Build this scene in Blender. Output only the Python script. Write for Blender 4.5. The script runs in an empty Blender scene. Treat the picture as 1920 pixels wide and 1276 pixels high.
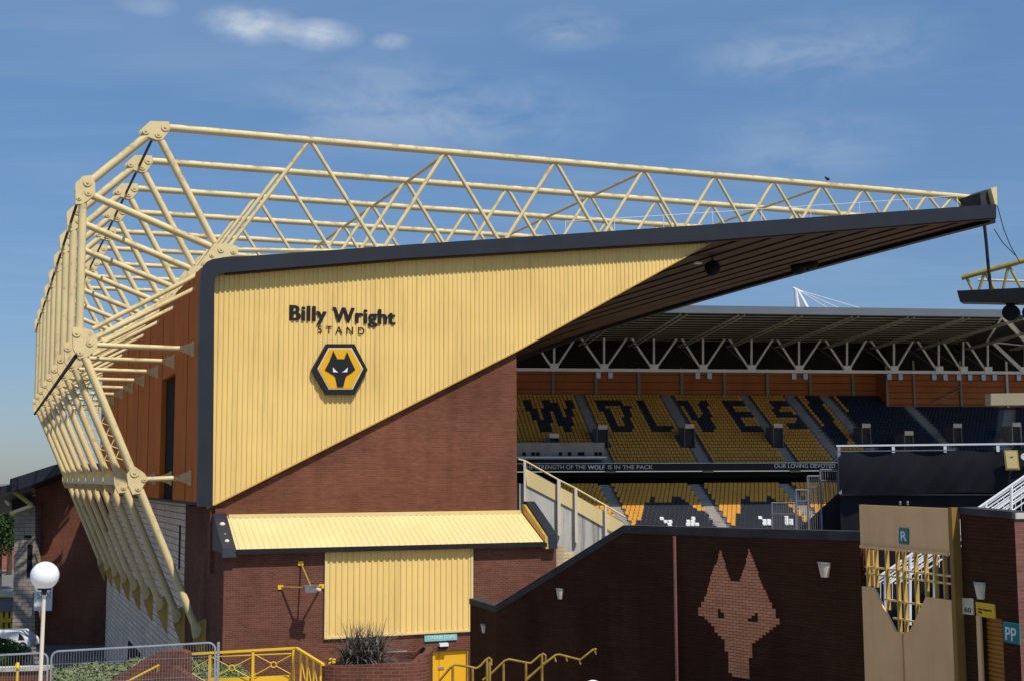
import bpy, bmesh, math, random
from mathutils import Vector, Matrix
random.seed(7)
R = math.radians
scene = bpy.context.scene
COL = scene.collection

# ------------------------------------------------------------------ camera, sky, sun, exposure
EYE = Vector((0.0, 0.0, 12.6))
FPX = 2400.0
PITCH = math.atan((896 - 638) / FPX)
CAMROT = Matrix.Rotation(R(90) + PITCH, 3, 'X') @ Matrix.Rotation(R(-0.26), 3, 'Z')
cam_data = bpy.data.cameras.new('camera')
cam = bpy.data.objects.new('camera', cam_data)
COL.objects.link(cam)
cam.location = EYE
cam.rotation_euler = CAMROT.to_euler()
cam_data.sensor_width = 36.0
cam_data.lens = FPX / 1920 * 36
cam_data.clip_start = 0.1
cam_data.clip_end = 8000
scene.camera = cam
scene.view_settings.view_transform = 'Standard'
scene.view_settings.look = 'None'
scene.view_settings.exposure = 0.0
scene.view_settings.gamma = 1.0
scene.view_settings.use_curve_mapping = False

SUN_EL = R(58)
SUN_AZ = R(-51.5)                      # angle of the horizontal sun direction from +X
SDIR = Vector((math.cos(SUN_EL) * math.cos(SUN_AZ), math.cos(SUN_EL) * math.sin(SUN_AZ), math.sin(SUN_EL)))
sd = bpy.data.lights.new('sun', 'SUN')
sd.energy = 4.3
sd.angle = R(0.53)
sd.color = (1.0, 0.95, 0.87)
sun = bpy.data.objects.new('sun', sd)
COL.objects.link(sun)
sun.location = (30, -30, 60)
sun.rotation_euler = SDIR.to_track_quat('Z', 'Y').to_euler()

world = bpy.data.worlds.new('World')
scene.world = world
world.use_nodes = True
nt = world.node_tree
for n in list(nt.nodes):
    nt.nodes.remove(n)
wo = nt.nodes.new('ShaderNodeOutputWorld')
bg = nt.nodes.new('ShaderNodeBackground')
sky = nt.nodes.new('ShaderNodeTexSky')
sky.sky_type = 'NISHITA'
sky.sun_disc = False
sky.sun_elevation = SUN_EL
sky.sun_rotation = R(90) - SUN_AZ
sky.altitude = 100
sky.air_density = 1.0
sky.dust_density = 0.3
sky.ozone_density = 1.5
bg.inputs['Strength'].default_value = 0.1


def wn(kind, **kw):
    n = nt.nodes.new(kind)
    for k, v in kw.items():
        setattr(n, k, v)
    return n


def wmath(op, a, b=None, clamp=False):
    n = wn('ShaderNodeMath', operation=op)
    n.use_clamp = clamp
    for i, x in enumerate((a, b)):
        if x is None:
            continue
        if isinstance(x, (int, float)):
            n.inputs[i].default_value = x
        else:
            nt.links.new(x, n.inputs[i])
    return n.outputs[0]


tc = wn('ShaderNodeTexCoord')
sep = wn('ShaderNodeSeparateXYZ')
nt.links.new(tc.outputs['Generated'], sep.inputs[0])
# clouds: coordinates on a high flat layer (x/z, y/z)
zc = wmath('MAXIMUM', sep.outputs[2], 0.03)
cu = wmath('DIVIDE', sep.outputs[0], zc)
cv = wmath('DIVIDE', sep.outputs[1], zc)
comb = wn('ShaderNodeCombineXYZ')
nt.links.new(cu, comb.inputs[0])
nt.links.new(cv, comb.inputs[1])


def cnoise(scale, detail, off, sy=1.0, rough=0.55, dist=0.0):
    m = wn('ShaderNodeMapping')
    m.inputs['Location'].default_value = off
    m.inputs['Scale'].default_value = (1.0, sy, 1.0)
    nt.links.new(comb.outputs[0], m.inputs[0])
    n = wn('ShaderNodeTexNoise')
    n.inputs['Scale'].default_value = scale
    n.inputs['Detail'].default_value = detail
    n.inputs['Roughness'].default_value = rough
    n.inputs['Distortion'].default_value = dist
    nt.links.new(m.outputs[0], n.inputs['Vector'])
    return n.outputs[0]


def ramp(x, lo, hi):
    n = wn('ShaderNodeMapRange')
    n.clamp = True
    n.inputs['From Min'].default_value = lo
    n.inputs['From Max'].default_value = hi
    nt.links.new(x, n.inputs['Value'])
    return n.outputs[0]


def blob(cx, cy, cz, rad, soft):
    d = wn('ShaderNodeVectorMath', operation='DISTANCE')
    v = Vector((cx, cy, cz)).normalized()
    d.inputs[1].default_value = v
    sc = wn('ShaderNodeVectorMath', operation='MULTIPLY_ADD')
    # stretch the vertical so that the patches are wide and low
    sc.inputs[1].default_value = (1, 1, 2.6)
    sc.inputs[2].default_value = (0, 0, -v.z * 1.6)
    nt.links.new(tc.outputs['Generated'], sc.inputs[0])
    nt.links.new(sc.outputs[0], d.inputs[0])
    return wmath('SUBTRACT', 1.0, ramp(d.outputs['Value'], rad * (1 - soft), rad), clamp=True)


def pixdir(px, py):
    return (CAMROT @ Vector(((px - 960) / FPX, (638 - py) / FPX, -1))).normalized()


wisps = ramp(cnoise(0.55, 5, (3.1, 1.7, 0), 1.5, 0.5, 0.6), 0.50, 0.85)
wisps2 = ramp(cnoise(1.7, 6, (9.4, 4.2, 0), 3.0, 0.6, 0.4), 0.52, 0.9)
pm = wn('ShaderNodeMapping')
pm.inputs['Scale'].default_value = (1.0, 1.0, 2.3)
nt.links.new(tc.outputs['Generated'], pm.inputs[0])
pn = wn('ShaderNodeTexNoise')
pn.inputs['Scale'].default_value = 17.0
pn.inputs['Detail'].default_value = 8
pn.inputs['Roughness'].default_value = 0.58
pn.inputs['Distortion'].default_value = 0.35
nt.links.new(pm.outputs[0], pn.inputs['Vector'])
puff = pn.outputs[0]
total = wmath('MULTIPLY', wisps, 0.16)
total = wmath('ADD', total, wmath('MULTIPLY', wisps2, 0.07))
for (px, py, rad, k) in ((468, 46, 0.042, 0.72), (603, 66, 0.034, 0.80), (735, 78, 0.018, 0.5),
                         (1060, 55, 0.05, 0.24), (275, 8, 0.025, 0.3),
                         (1590, 95, 0.10, 0.20), (1400, 112, 0.06, 0.15), (720, 200, 0.12, 0.22),
                         (1500, 275, 0.10, 0.16), (980, 215, 0.10, 0.15)):
    d = pixdir(px, py)
    b = blob(d.x, d.y, d.z, rad, 0.75)
    total = wmath('ADD', total, wmath('MULTIPLY', wmath('MULTIPLY', b, ramp(puff, 0.36, 0.62)), k))
total = wmath('MULTIPLY', total, ramp(sep.outputs[2], 0.03, 0.16))
total = wmath('MINIMUM', total, 0.8)
mix = wn('ShaderNodeMixRGB')
nt.links.new(total, mix.inputs[0])
tint = wn('ShaderNodeMixRGB', blend_type='MULTIPLY')
tint.inputs[0].default_value = 1.0
hor = wn('ShaderNodeMixRGB')
nt.links.new(ramp(sep.outputs[2], 0.0, 0.36), hor.inputs[0])
hor.inputs[1].default_value = (0.46, 0.53, 0.72, 1)
hor.inputs[2].default_value = (0.83, 1.06, 1.21, 1)
nt.links.new(sky.outputs[0], tint.inputs[1])
nt.links.new(hor.outputs[0], tint.inputs[2])
nt.links.new(tint.outputs[0], mix.inputs[1])
mix.inputs[2].default_value = (6.2, 6.9, 7.6, 1)
nt.links.new(mix.outputs[0], bg.inputs['Color'])
nt.links.new(bg.outputs[0], wo.inputs['Surface'])


# ------------------------------------------------------------------ materials
def _coords(nt2, kind='Object'):
    t = nt2.nodes.new('ShaderNodeTexCoord')
    return t.outputs[kind]


def mat(name, col, rough=0.6, metal=0.0, var=0.12, vscale=0.6, bump=0.0, bscale=30.0, streak=0.0,
        dirt=None, spec=0.18):
    m = bpy.data.materials.new(name)
    m.use_nodes = True
    n2 = m.node_tree
    b = n2.nodes['Principled BSDF']
    b.inputs['Roughness'].default_value = rough
    b.inputs['Metallic'].default_value = metal
    b.inputs['Specular IOR Level'].default_value = spec
    geo = n2.nodes.new('ShaderNodeNewGeometry')
    ns = n2.nodes.new('ShaderNodeTexNoise')
    ns.inputs['Scale'].default_value = vscale
    ns.inputs['Detail'].default_value = 6
    n2.links.new(geo.outputs['Position'], ns.inputs['Vector'])
    mr = n2.nodes.new('ShaderNodeMapRange')
    mr.inputs['From Min'].default_value = 0.3
    mr.inputs['From Max'].default_value = 0.7
    mr.inputs['To Min'].default_value = 1 - var
    mr.inputs['To Max'].default_value = 1 + var
    n2.links.new(ns.outputs[0], mr.inputs['Value'])
    mul = n2.nodes.new('ShaderNodeVectorMath')
    mul.operation = 'SCALE'
    mul.inputs[0].default_value = col
    n2.links.new(mr.outputs[0], mul.inputs['Scale'])
    out = mul.outputs[0]
    if streak > 0 or dirt:
        mp = n2.nodes.new('ShaderNodeMapping')
        mp.inputs['Scale'].default_value = (2.6, 2.6, 0.16)
        n2.links.new(geo.outputs['Position'], mp.inputs[0])
        n3 = n2.nodes.new('ShaderNodeTexNoise')
        n3.inputs['Scale'].default_value = 1.3
        n3.inputs['Detail'].default_value = 7
        n3.inputs['Roughness'].default_value = 0.65
        n2.links.new(mp.outputs[0], n3.inputs['Vector'])
        r3 = n2.nodes.new('ShaderNodeMapRange')
        r3.inputs['From Min'].default_value = 0.52
        r3.inputs['From Max'].default_value = 0.72
        r3.inputs['To Max'].default_value = streak
        n2.links.new(n3.outputs[0], r3.inputs['Value'])
        mx = n2.nodes.new('ShaderNodeMixRGB')
        mx.inputs[2].default_value = (*(dirt or tuple(c * 0.3 for c in col)), 1)
        n2.links.new(r3.outputs[0], mx.inputs[0])
        n2.links.new(out, mx.inputs[1])
        out = mx.outputs[0]
    n2.links.new(out, b.inputs['Base Color'])
    if bump > 0:
        bn = n2.nodes.new('ShaderNodeTexNoise')
        bn.inputs['Scale'].default_value = bscale
        bn.inputs['Detail'].default_value = 4
        n2.links.new(geo.outputs['Position'], bn.inputs['Vector'])
        bp = n2.nodes.new('ShaderNodeBump')
        bp.inputs['Strength'].default_value = bump
        bp.inputs['Distance'].default_value = 0.02
        n2.links.new(bn.outputs[0], bp.inputs['Height'])
        n2.links.new(bp.outputs[0], b.inputs['Normal'])
    return m


def rusty(name, col, grime, amount=0.5, rough=0.5):
    """painted steel with patchy grime, heavier on upward-facing surfaces"""
    m = mat(name, col, rough=rough, var=0.07, vscale=0.9)
    n2 = m.node_tree
    b = n2.nodes['Principled BSDF']
    src = b.inputs['Base Color'].links[0].from_socket
    geo = n2.nodes.new('ShaderNodeNewGeometry')
    ns = n2.nodes.new('ShaderNodeTexNoise')
    ns.inputs['Scale'].default_value = 1.4
    ns.inputs['Detail'].default_value = 9
    ns.inputs['Roughness'].default_value = 0.7
    n2.links.new(geo.outputs['Position'], ns.inputs['Vector'])
    sp = n2.nodes.new('ShaderNodeSeparateXYZ')
    n2.links.new(geo.outputs['Normal'], sp.inputs[0])
    a = n2.nodes.new('ShaderNodeMath')
    a.operation = 'MULTIPLY_ADD'
    a.inputs[1].default_value = 0.16
    n2.links.new(sp.outputs[2], a.inputs[0])
    n2.links.new(ns.outputs[0], a.inputs[2])
    r3 = n2.nodes.new('ShaderNodeMapRange')
    r3.inputs['From Min'].default_value = 0.56
    r3.inputs['From Max'].default_value = 0.76
    r3.inputs['To Max'].default_value = amount
    n2.links.new(a.outputs[0], r3.inputs['Value'])
    mx = n2.nodes.new('ShaderNodeMixRGB')
    mx.inputs[2].default_value = (*grime, 1)
    n2.links.new(r3.outputs[0], mx.inputs[0])
    n2.links.new(src, mx.inputs[1])
    n2.links.new(mx.outputs[0], b.inputs['Base Color'])
    return m


def brick(name, c1, c2, mortar, bw=0.225, bh=0.075, ms=0.010, var=0.22, big=0.35, stain=0.25, bump=0.5):
    m = bpy.data.materials.new(name)
    m.use_nodes = True
    n2 = m.node_tree
    b = n2.nodes['Principled BSDF']
    b.inputs['Roughness'].default_value = 0.85
    b.inputs['Specular IOR Level'].default_value = 0.05
    t = n2.nodes.new('ShaderNodeTexCoord')
    br = n2.nodes.new('ShaderNodeTexBrick')
    br.inputs['Scale'].default_value = 1.0
    br.inputs['Brick Width'].default_value = bw
    br.inputs['Row Height'].default_value = bh
    br.inputs['Mortar Size'].default_value = ms
    br.inputs['Mortar Smooth'].default_value = 0.3
    br.inputs['Color1'].default_value = (*c1, 1)
    br.inputs['Color2'].default_value = (*c2, 1)
    br.inputs['Mortar'].default_value = (*mortar, 1)
    n2.links.new(t.outputs['UV'], br.inputs['Vector'])
    geo = n2.nodes.new('ShaderNodeNewGeometry')
    ns = n2.nodes.new('ShaderNodeTexNoise')
    ns.inputs['Scale'].default_value = big
    ns.inputs['Detail'].default_value = 8
    ns.inputs['Roughness'].default_value = 0.6
    n2.links.new(geo.outputs['Position'], ns.inputs['Vector'])
    mr = n2.nodes.new('ShaderNodeMapRange')
    mr.inputs['From Min'].default_value = 0.3
    mr.inputs['From Max'].default_value = 0.7
    mr.inputs['To Min'].default_value = 1 - var
    mr.inputs['To Max'].default_value = 1 + var
    n2.links.new(ns.outputs[0], mr.inputs['Value'])
    # fine course-stretched variation
    mp = n2.nodes.new('ShaderNodeMapping')
    mp.inputs['Scale'].default_value = (0.8, 13.0, 1.0)
    n2.links.new(t.outputs['UV'], mp.inputs[0])
    n5 = n2.nodes.new('ShaderNodeTexNoise')
    n5.inputs['Scale'].default_value = 1.0
    n5.inputs['Detail'].default_value = 3
    n2.links.new(mp.outputs[0], n5.inputs['Vector'])
    m5 = n2.nodes.new('ShaderNodeMapRange')
    m5.inputs['From Min'].default_value = 0.3
    m5.inputs['From Max'].default_value = 0.7
    m5.inputs['To Min'].default_value = 0.88
    m5.inputs['To Max'].default_value = 1.12
    n2.links.new(n5.outputs[0], m5.inputs['Value'])
    mm = n2.nodes.new('ShaderNodeMath')
    mm.operation = 'MULTIPLY'
    n2.links.new(mr.outputs[0], mm.inputs[0])
    n2.links.new(m5.outputs[0], mm.inputs[1])
    sc = n2.nodes.new('ShaderNodeVectorMath')
    sc.operation = 'SCALE'
    n2.links.new(br.outputs['Color'], sc.inputs[0])
    n2.links.new(mm.outputs[0], sc.inputs['Scale'])
    out = sc.outputs[0]
    if stain > 0:
        mp2 = n2.nodes.new('ShaderNodeMapping')
        mp2.inputs['Scale'].default_value = (1.5, 1.5, 0.25)
        n2.links.new(geo.outputs['Position'], mp2.inputs[0])
        n3 = n2.nodes.new('ShaderNodeTexNoise')
        n3.inputs['Scale'].default_value = 0.9
        n3.inputs['Detail'].default_value = 8
        n2.links.new(mp2.outputs[0], n3.inputs['Vector'])
        r3 = n2.nodes.new('ShaderNodeMapRange')
        r3.inputs['From Min'].default_value = 0.5
        r3.inputs['From Max'].default_value = 0.75
        r3.inputs['To Max'].default_value = stain
        n2.links.new(n3.outputs[0], r3.inputs['Value'])
        mx = n2.nodes.new('ShaderNodeMixRGB')
        mx.inputs[2].default_value = (*[c * 0.25 for c in c1], 1)
        n2.links.new(r3.outputs[0], mx.inputs[0])
        n2.links.new(out, mx.inputs[1])
        out = mx.outputs[0]
    n2.links.new(out, b.inputs['Base Color'])
    bp = n2.nodes.new('ShaderNodeBump')
    bp.invert = True
    bp.inputs['Strength'].default_value = bump
    bp.inputs['Distance'].default_value = 0.01
    n2.links.new(br.outputs['Fac'], bp.inputs['Height'])
    n2.links.new(bp.outputs[0], b.inputs['Normal'])
    return m


M = {}
M['clad'] = mat('yellow_cladding', (0.84, 0.59, 0.205), 0.5, var=0.06, vscale=0.35, streak=0.30, dirt=(0.30, 0.20, 0.07))
M['cladpale'] = mat('pale_roof_cladding', (0.74, 0.58, 0.27), 0.5, var=0.06, vscale=0.5, streak=0.1, dirt=(0.4, 0.3, 0.15))
M['brickup'] = brick('brown_brick', (0.195, 0.074, 0.042), (0.145, 0.054, 0.032), (0.19, 0.09, 0.058))
M['bricklow'] = brick('dark_red_brick', (0.165, 0.062, 0.040), (0.11, 0.042, 0.028), (0.19, 0.10, 0.07))
M['brickdark'] = brick('plum_brick', (0.072, 0.031, 0.016), (0.060, 0.025, 0.013), (0.046, 0.019, 0.011), stain=0.4)
M['brickwolf'] = brick('light_red_brick', (0.80, 0.33, 0.165), (0.70, 0.27, 0.13), (0.26, 0.10, 0.06), ms=0.008, var=0.15, stain=0.1)
M['brickpink'] = brick('pink_brick', (0.24, 0.10, 0.08), (0.19, 0.075, 0.06), (0.2, 0.12, 0.1))
M['brickorange'] = brick('orange_brick', (0.42, 0.14, 0.08), (0.34, 0.10, 0.06), (0.3, 0.18, 0.13))
M['block'] = brick('cream_blockwork', (0.82, 0.65, 0.50), (0.74, 0.58, 0.43), (0.16, 0.14, 0.12), bw=0.9, bh=0.30, ms=0.02, var=0.12, stain=0.35)
M['stone'] = brick('pale_stone_blocks', (0.36, 0.31, 0.25), (0.28, 0.24, 0.20), (0.10, 0.085, 0.07), bw=0.9, bh=0.3, ms=0.02, stain=0.35)
M['creambrick'] = brick('cream_brick', (0.62, 0.50, 0.30), (0.55, 0.43, 0.25), (0.35, 0.27, 0.16), bh=0.15, bw=0.45)
M['slate'] = mat('slate_trim', (0.021, 0.024, 0.032), 0.5, var=0.1, vscale=1.2, spec=0.3)
M['black'] = mat('black_metal', (0.018, 0.018, 0.02), 0.5, var=0.2)
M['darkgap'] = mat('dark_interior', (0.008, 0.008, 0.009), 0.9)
M['cream'] = rusty('cream_steel', (0.75, 0.59, 0.30), (0.20, 0.15, 0.06), 0.8)
M['ochre'] = rusty('ochre_steel', (0.58, 0.37, 0.10), (0.15, 0.08, 0.03), 0.6)
M['olive'] = rusty('olive_yellow_steel', (0.42, 0.33, 0.08), (0.10, 0.07, 0.02), 0.7)
M['cable'] = mat('dark_cable', (0.03, 0.03, 0.035), 0.6)
M['sidepanel'] = mat('rust_orange_panel', (0.60, 0.150, 0.016), 0.8, var=0.12, vscale=0.5, streak=0.5, dirt=(0.14, 0.05, 0.025))
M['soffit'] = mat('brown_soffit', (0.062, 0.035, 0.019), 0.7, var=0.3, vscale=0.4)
M['roofsheet'] = mat('grey_roof_sheet', (0.16, 0.17, 0.19), 0.6)
M['yellow'] = mat('bright_yellow_paint', (0.82, 0.50, 0.03), 0.4, var=0.06, streak=0.1, dirt=(0.4, 0.22, 0.03))
M['brass'] = mat('weathered_yellow_rail', (0.36, 0.23, 0.05), 0.4, var=0.25, vscale=4)
M['white'] = mat('white_paint', (0.80, 0.80, 0.80), 0.4, var=0.04)
M['offwhite'] = mat('offwhite_plastic', (0.70, 0.60, 0.46), 0.5, var=0.1, vscale=5)
M['galv'] = mat('galvanised_steel', (0.42, 0.43, 0.45), 0.35, metal=0.6, var=0.12, vscale=6)
M['galvdull'] = mat('dull_galvanised_steel', (0.20, 0.20, 0.21), 0.55, metal=0.2, var=0.15, vscale=6)
M['teal'] = mat('teal_sign', (0.035, 0.20, 0.19), 0.4, var=0.08, vscale=3)
M['cyan'] = mat('pale_teal_sign', (0.22, 0.50, 0.50), 0.4, var=0.08, vscale=3)
M['signtext'] = mat('pale_lettering', (0.75, 0.85, 0.85), 0.5, var=0.02)
M['blacktext'] = mat('black_lettering', (0.022, 0.021, 0.022), 0.45, var=0.1)
M['gold'] = mat('gold_panel', (0.80, 0.42, 0.02), 0.4, var=0.04)
M['tan'] = mat('tan_gate_paint', (0.85, 0.53, 0.25), 0.6, var=0.07, vscale=1.3, streak=0.14, dirt=(0.30, 0.17, 0.08))
M['concrete'] = mat('stained_concrete', (0.55, 0.52, 0.46), 0.85, var=0.12, vscale=1.2, streak=0.85, dirt=(0.14, 0.12, 0.10), bump=0.4)
M['terr'] = mat('grey_terrace_concrete', (0.16, 0.16, 0.17), 0.85, var=0.15, vscale=0.5)
M['aisle'] = mat('pale_aisle_concrete', (0.36, 0.33, 0.29), 0.85, var=0.15, vscale=0.8)
M['seaty'] = mat('old_gold_seat_plastic', (0.80, 0.37, 0.050), 0.5, var=0.10, vscale=0.7)
M['seatk'] = mat('black_seat_plastic', (0.028, 0.031, 0.040), 0.45, var=0.15, vscale=0.7)
M['seatn'] = mat('navy_seat_plastic', (0.016, 0.021, 0.040), 0.45, var=0.2, vscale=0.7)
M['seatw'] = mat('white_seat_plastic', (0.82, 0.82, 0.80), 0.45, var=0.03)
M['rearwall'] = mat('orange_rear_cladding', (0.50, 0.16, 0.05), 0.6, var=0.16, vscale=0.3)
M['farsteel'] = mat('pale_grey_steel', (0.80, 0.81, 0.80), 0.5, var=0.08)
M['farrafter'] = mat('olive_grey_steel', (0.30, 0.29, 0.22), 0.6, var=0.15)
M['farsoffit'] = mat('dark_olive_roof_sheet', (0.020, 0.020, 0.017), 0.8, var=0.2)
M['farfascia'] = mat('blue_grey_fascia', (0.13, 0.15, 0.18), 0.5, var=0.06, vscale=0.3)
M['wrap'] = mat('black_sheeting', (0.011, 0.012, 0.016), 0.75, var=0.3, vscale=0.8, bump=0.8, bscale=1.2)
M['beige'] = mat('beige_beam', (0.36, 0.31, 0.20), 0.6, var=0.06)
M['coping'] = mat('dark_coping', (0.05, 0.048, 0.046), 0.75, var=0.25, vscale=2, bump=0.4)
M['soil'] = mat('planter_soil', (0.05, 0.035, 0.025), 0.95)
M['blade'] = mat('bronze_strap_leaves', (0.12, 0.10, 0.08), 0.45, var=0.6, vscale=7)
M['leaf'] = mat('dark_green_leaves', (0.035, 0.075, 0.018), 0.6, var=0.5, vscale=1.4)
M['leaf2'] = mat('mid_green_leaves', (0.05, 0.10, 0.025), 0.6, var=0.5, vscale=0.9)
M['grass'] = mat('grey_green_ground_cover', (0.16, 0.19, 0.075), 0.8, var=0.5, vscale=5)
M['bark'] = mat('bark', (0.08, 0.055, 0.04), 0.9)
M['asphalt'] = mat('asphalt', (0.17, 0.16, 0.145), 0.9, var=0.15, vscale=0.5)
M['paving'] = mat('grey_paving', (0.42, 0.37, 0.31), 0.85, var=0.15, vscale=1.2)
M['pitchbounce'] = mat('pale_bounce_floor', (0.50, 0.42, 0.31), 0.9, var=0.15)  # pale warm tone chosen so the unseen pitch bounces light into far stand
M['glass'] = mat('dark_glass', (0.02, 0.025, 0.03), 0.1, var=0.05)
M['globe'] = mat('opal_globe', (0.86, 0.86, 0.85), 0.25, var=0.01)
M['postcream'] = mat('cream_post_paint', (0.72, 0.62, 0.48), 0.45, var=0.05)
M['ochreshade'] = mat('shade_darkened_ochre', (0.30, 0.17, 0.04), 0.6)  # darker ochre: shade on the gate column is put into the colour
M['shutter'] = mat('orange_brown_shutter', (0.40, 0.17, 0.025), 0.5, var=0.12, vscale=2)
M['speaker'] = mat('black_speaker_mesh', (0.012, 0.012, 0.014), 0.7)


# ------------------------------------------------------------------ mesh helpers
def tag(o, label=None, cat=None, group=None, kind=None):
    if label:
        o['label'] = label
    if cat:
        o['category'] = cat
    if group:
        o['group'] = group
    if kind:
        o['kind'] = kind
    return o


def thing(name, label, cat, loc, group=None):
    o = bpy.data.objects.new(name, None)
    COL.objects.link(o)
    o.location = loc
    o.empty_display_size = 0.3
    return tag(o, label, cat, group)


def worldloc(o):
    p = Vector((0, 0, 0))
    while o is not None:
        p += o.location
        o = o.parent
    return p


class MB:
    def __init__(self):
        self.v = []
        self.f = []
        self.m = []
        self.mi = 0

    def add(self, vs, fs):
        k = len(self.v)
        self.v += [Vector(p) for p in vs]
        self.f += [tuple(i + k for i in f) for f in fs]
        self.m += [self.mi] * len(fs)
        return self

    def prism(self, poly, vec):
        n = len(poly)
        vec = Vector(vec)
        a = [Vector(p) for p in poly]
        b = [p + vec for p in a]
        fs = [tuple(range(n)), tuple(range(2 * n - 1, n - 1, -1))]
        fs += [(i, i + n, (i + 1) % n + n, (i + 1) % n) for i in range(n)]
        return self.add(a + b, fs)

    def box(self, p, a, b, c):
        p = Vector(p)
        a = Vector(a)
        b = Vector(b)
        return self.prism([p, p + a, p + a + b, p + b], c)

    def aabb(self, x0, x1, y0, y1, z0, z1):
        return self.box((x0, y0, z0), (x1 - x0, 0, 0), (0, y1 - y0, 0), (0, 0, z1 - z0))

    def bar(self, a, b, w, h, up=(0, 0, 1)):
        """rectangular bar from a to b, w across, h along up"""
        a = Vector(a)
        b = Vector(b)
        d = (b - a).normalized()
        s = d.cross(Vector(up))
        if s.length < 1e-4:
            s = d.cross(Vector((1, 0, 0)))
        s.normalize()
        u = s.cross(d).normalized()
        return self.prism([a - s * w / 2 - u * h / 2, a + s * w / 2 - u * h / 2,
                           a + s * w / 2 + u * h / 2, a - s * w / 2 + u * h / 2], b - a)

    def tube(self, a, b, r, seg=10, r2=None):
        a = Vector(a)
        b = Vector(b)
        if r2 is None:
            r2 = r
        d = (b - a).normalized()
        s = d.orthogonal().normalized()
        t = d.cross(s)
        ring = []
        for q, rr in ((a, r), (b, r2)):
            for i in range(seg):
                an = 2 * math.pi * i / seg
                ring.append(q + (s * math.cos(an) + t * math.sin(an)) * rr)
        fs = [tuple(range(seg)), tuple(range(2 * seg - 1, seg - 1, -1))]
        fs += [(i, i + seg, (i + 1) % seg + seg, (i + 1) % seg) for i in range(seg)]
        return self.add(ring, fs)

    def path(self, pts, r, seg=8):
        pts = [Vector(p) for p in pts]
        rings = []
        s = None
        for i, p in enumerate(pts):
            d = (pts[min(i + 1, len(pts) - 1)] - pts[max(i - 1, 0)]).normalized()
            if s is None:
                s = d.orthogonal().normalized()
            s = (s - d * s.dot(d)).normalized()
            t = d.cross(s)
            rings.append([p + (s * math.cos(2 * math.pi * k / seg) + t * math.sin(2 * math.pi * k / seg)) * r for k in range(seg)])
        vs = [q for rg in rings for q in rg]
        fs = [tuple(range(seg)), tuple((len(pts) - 1) * seg + k for k in range(seg - 1, -1, -1))]
        for i in range(len(pts) - 1):
            for k in range(seg):
                fs.append((i * seg + k, i * seg + (k + 1) % seg, (i + 1) * seg + (k + 1) % seg, (i + 1) * seg + k))
        return self.add(vs, fs)

    def ball(self, c, r, seg=16, rings=10, sz=1.0):
        c = Vector(c)
        vs = [c + Vector((0, 0, r * sz))]
        for i in range(1, rings):
            th = math.pi * i / rings
            for k in range(seg):
                ph = 2 * math.pi * k / seg
                vs.append(c + Vector((r * math.sin(th) * math.cos(ph), r * math.sin(th) * math.sin(ph), r * sz * math.cos(th))))
        vs.append(c - Vector((0, 0, r * sz)))
        fs = []
        for k in range(seg):
            fs.append((0, 1 + k, 1 + (k + 1) % seg))
            b = 1 + (rings - 2) * seg
            fs.append((len(vs) - 1, b + (k + 1) % seg, b + k))
        for i in range(rings - 2):
            for k in range(seg):
                a = 1 + i * seg
                fs.append((a + k, a + seg + k, a + seg + (k + 1) % seg, a + (k + 1) % seg))
        return self.add(vs, fs)

    def build(self, name, mats, parent=None, smooth=True, recalc=True, bevel=0.0):
        if not isinstance(mats, (list, tuple)):
            mats = [mats]
        if parent is not None:
            off = worldloc(parent)
        else:
            xs = [p.x for p in self.v]
            ys = [p.y for p in self.v]
            zs = [p.z for p in self.v]
            off = Vector(((min(xs) + max(xs)) / 2, (min(ys) + max(ys)) / 2, min(zs)))
        me = bpy.data.meshes.new(name)
        bm = bmesh.new()
        vs = [bm.verts.new(p - off) for p in self.v]
        uvl = bm.loops.layers.uv.new('UVMap')
        for f, mi in zip(self.f, self.m):
            try:
                fc = bm.faces.new([vs[i] for i in f])
                fc.material_index = mi
            except ValueError:
                pass
        if recalc:
            bmesh.ops.recalc_face_normals(bm, faces=bm.faces)
        if bevel > 0:
            bmesh.ops.bevel(bm, geom=list(bm.edges), offset=bevel, segments=2, affect='EDGES')
        bm.normal_update()
        for fc in bm.faces:
            n = fc.normal
            if abs(n.z) < 0.92:
                tx = Vector((-n.y, n.x, 0)).normalized()
                if abs(tx.x) > 0.3 and tx.x < 0:
                    tx = -tx
                ty = n.cross(tx)
                if ty.z < 0:
                    ty = -ty
                for lp in fc.loops:
                    p = lp.vert.co + off
                    lp[uvl].uv = (p.dot(tx), p.z if abs(n.z) < 0.3 else p.dot(ty))
            else:
                for lp in fc.loops:
                    p = lp.vert.co + off
                    lp[uvl].uv = (p.x, p.y)
        bm.to_mesh(me)
        bm.free()
        for mm_ in mats:
            me.materials.append(mm_)
        if smooth:
            me.shade_smooth()
            me.set_sharp_from_angle(angle=R(35))
        o = bpy.data.objects.new(name, me)
        COL.objects.link(o)
        if parent is not None:
            o.parent = parent
        else:
            o.location = off
        return o


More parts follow.
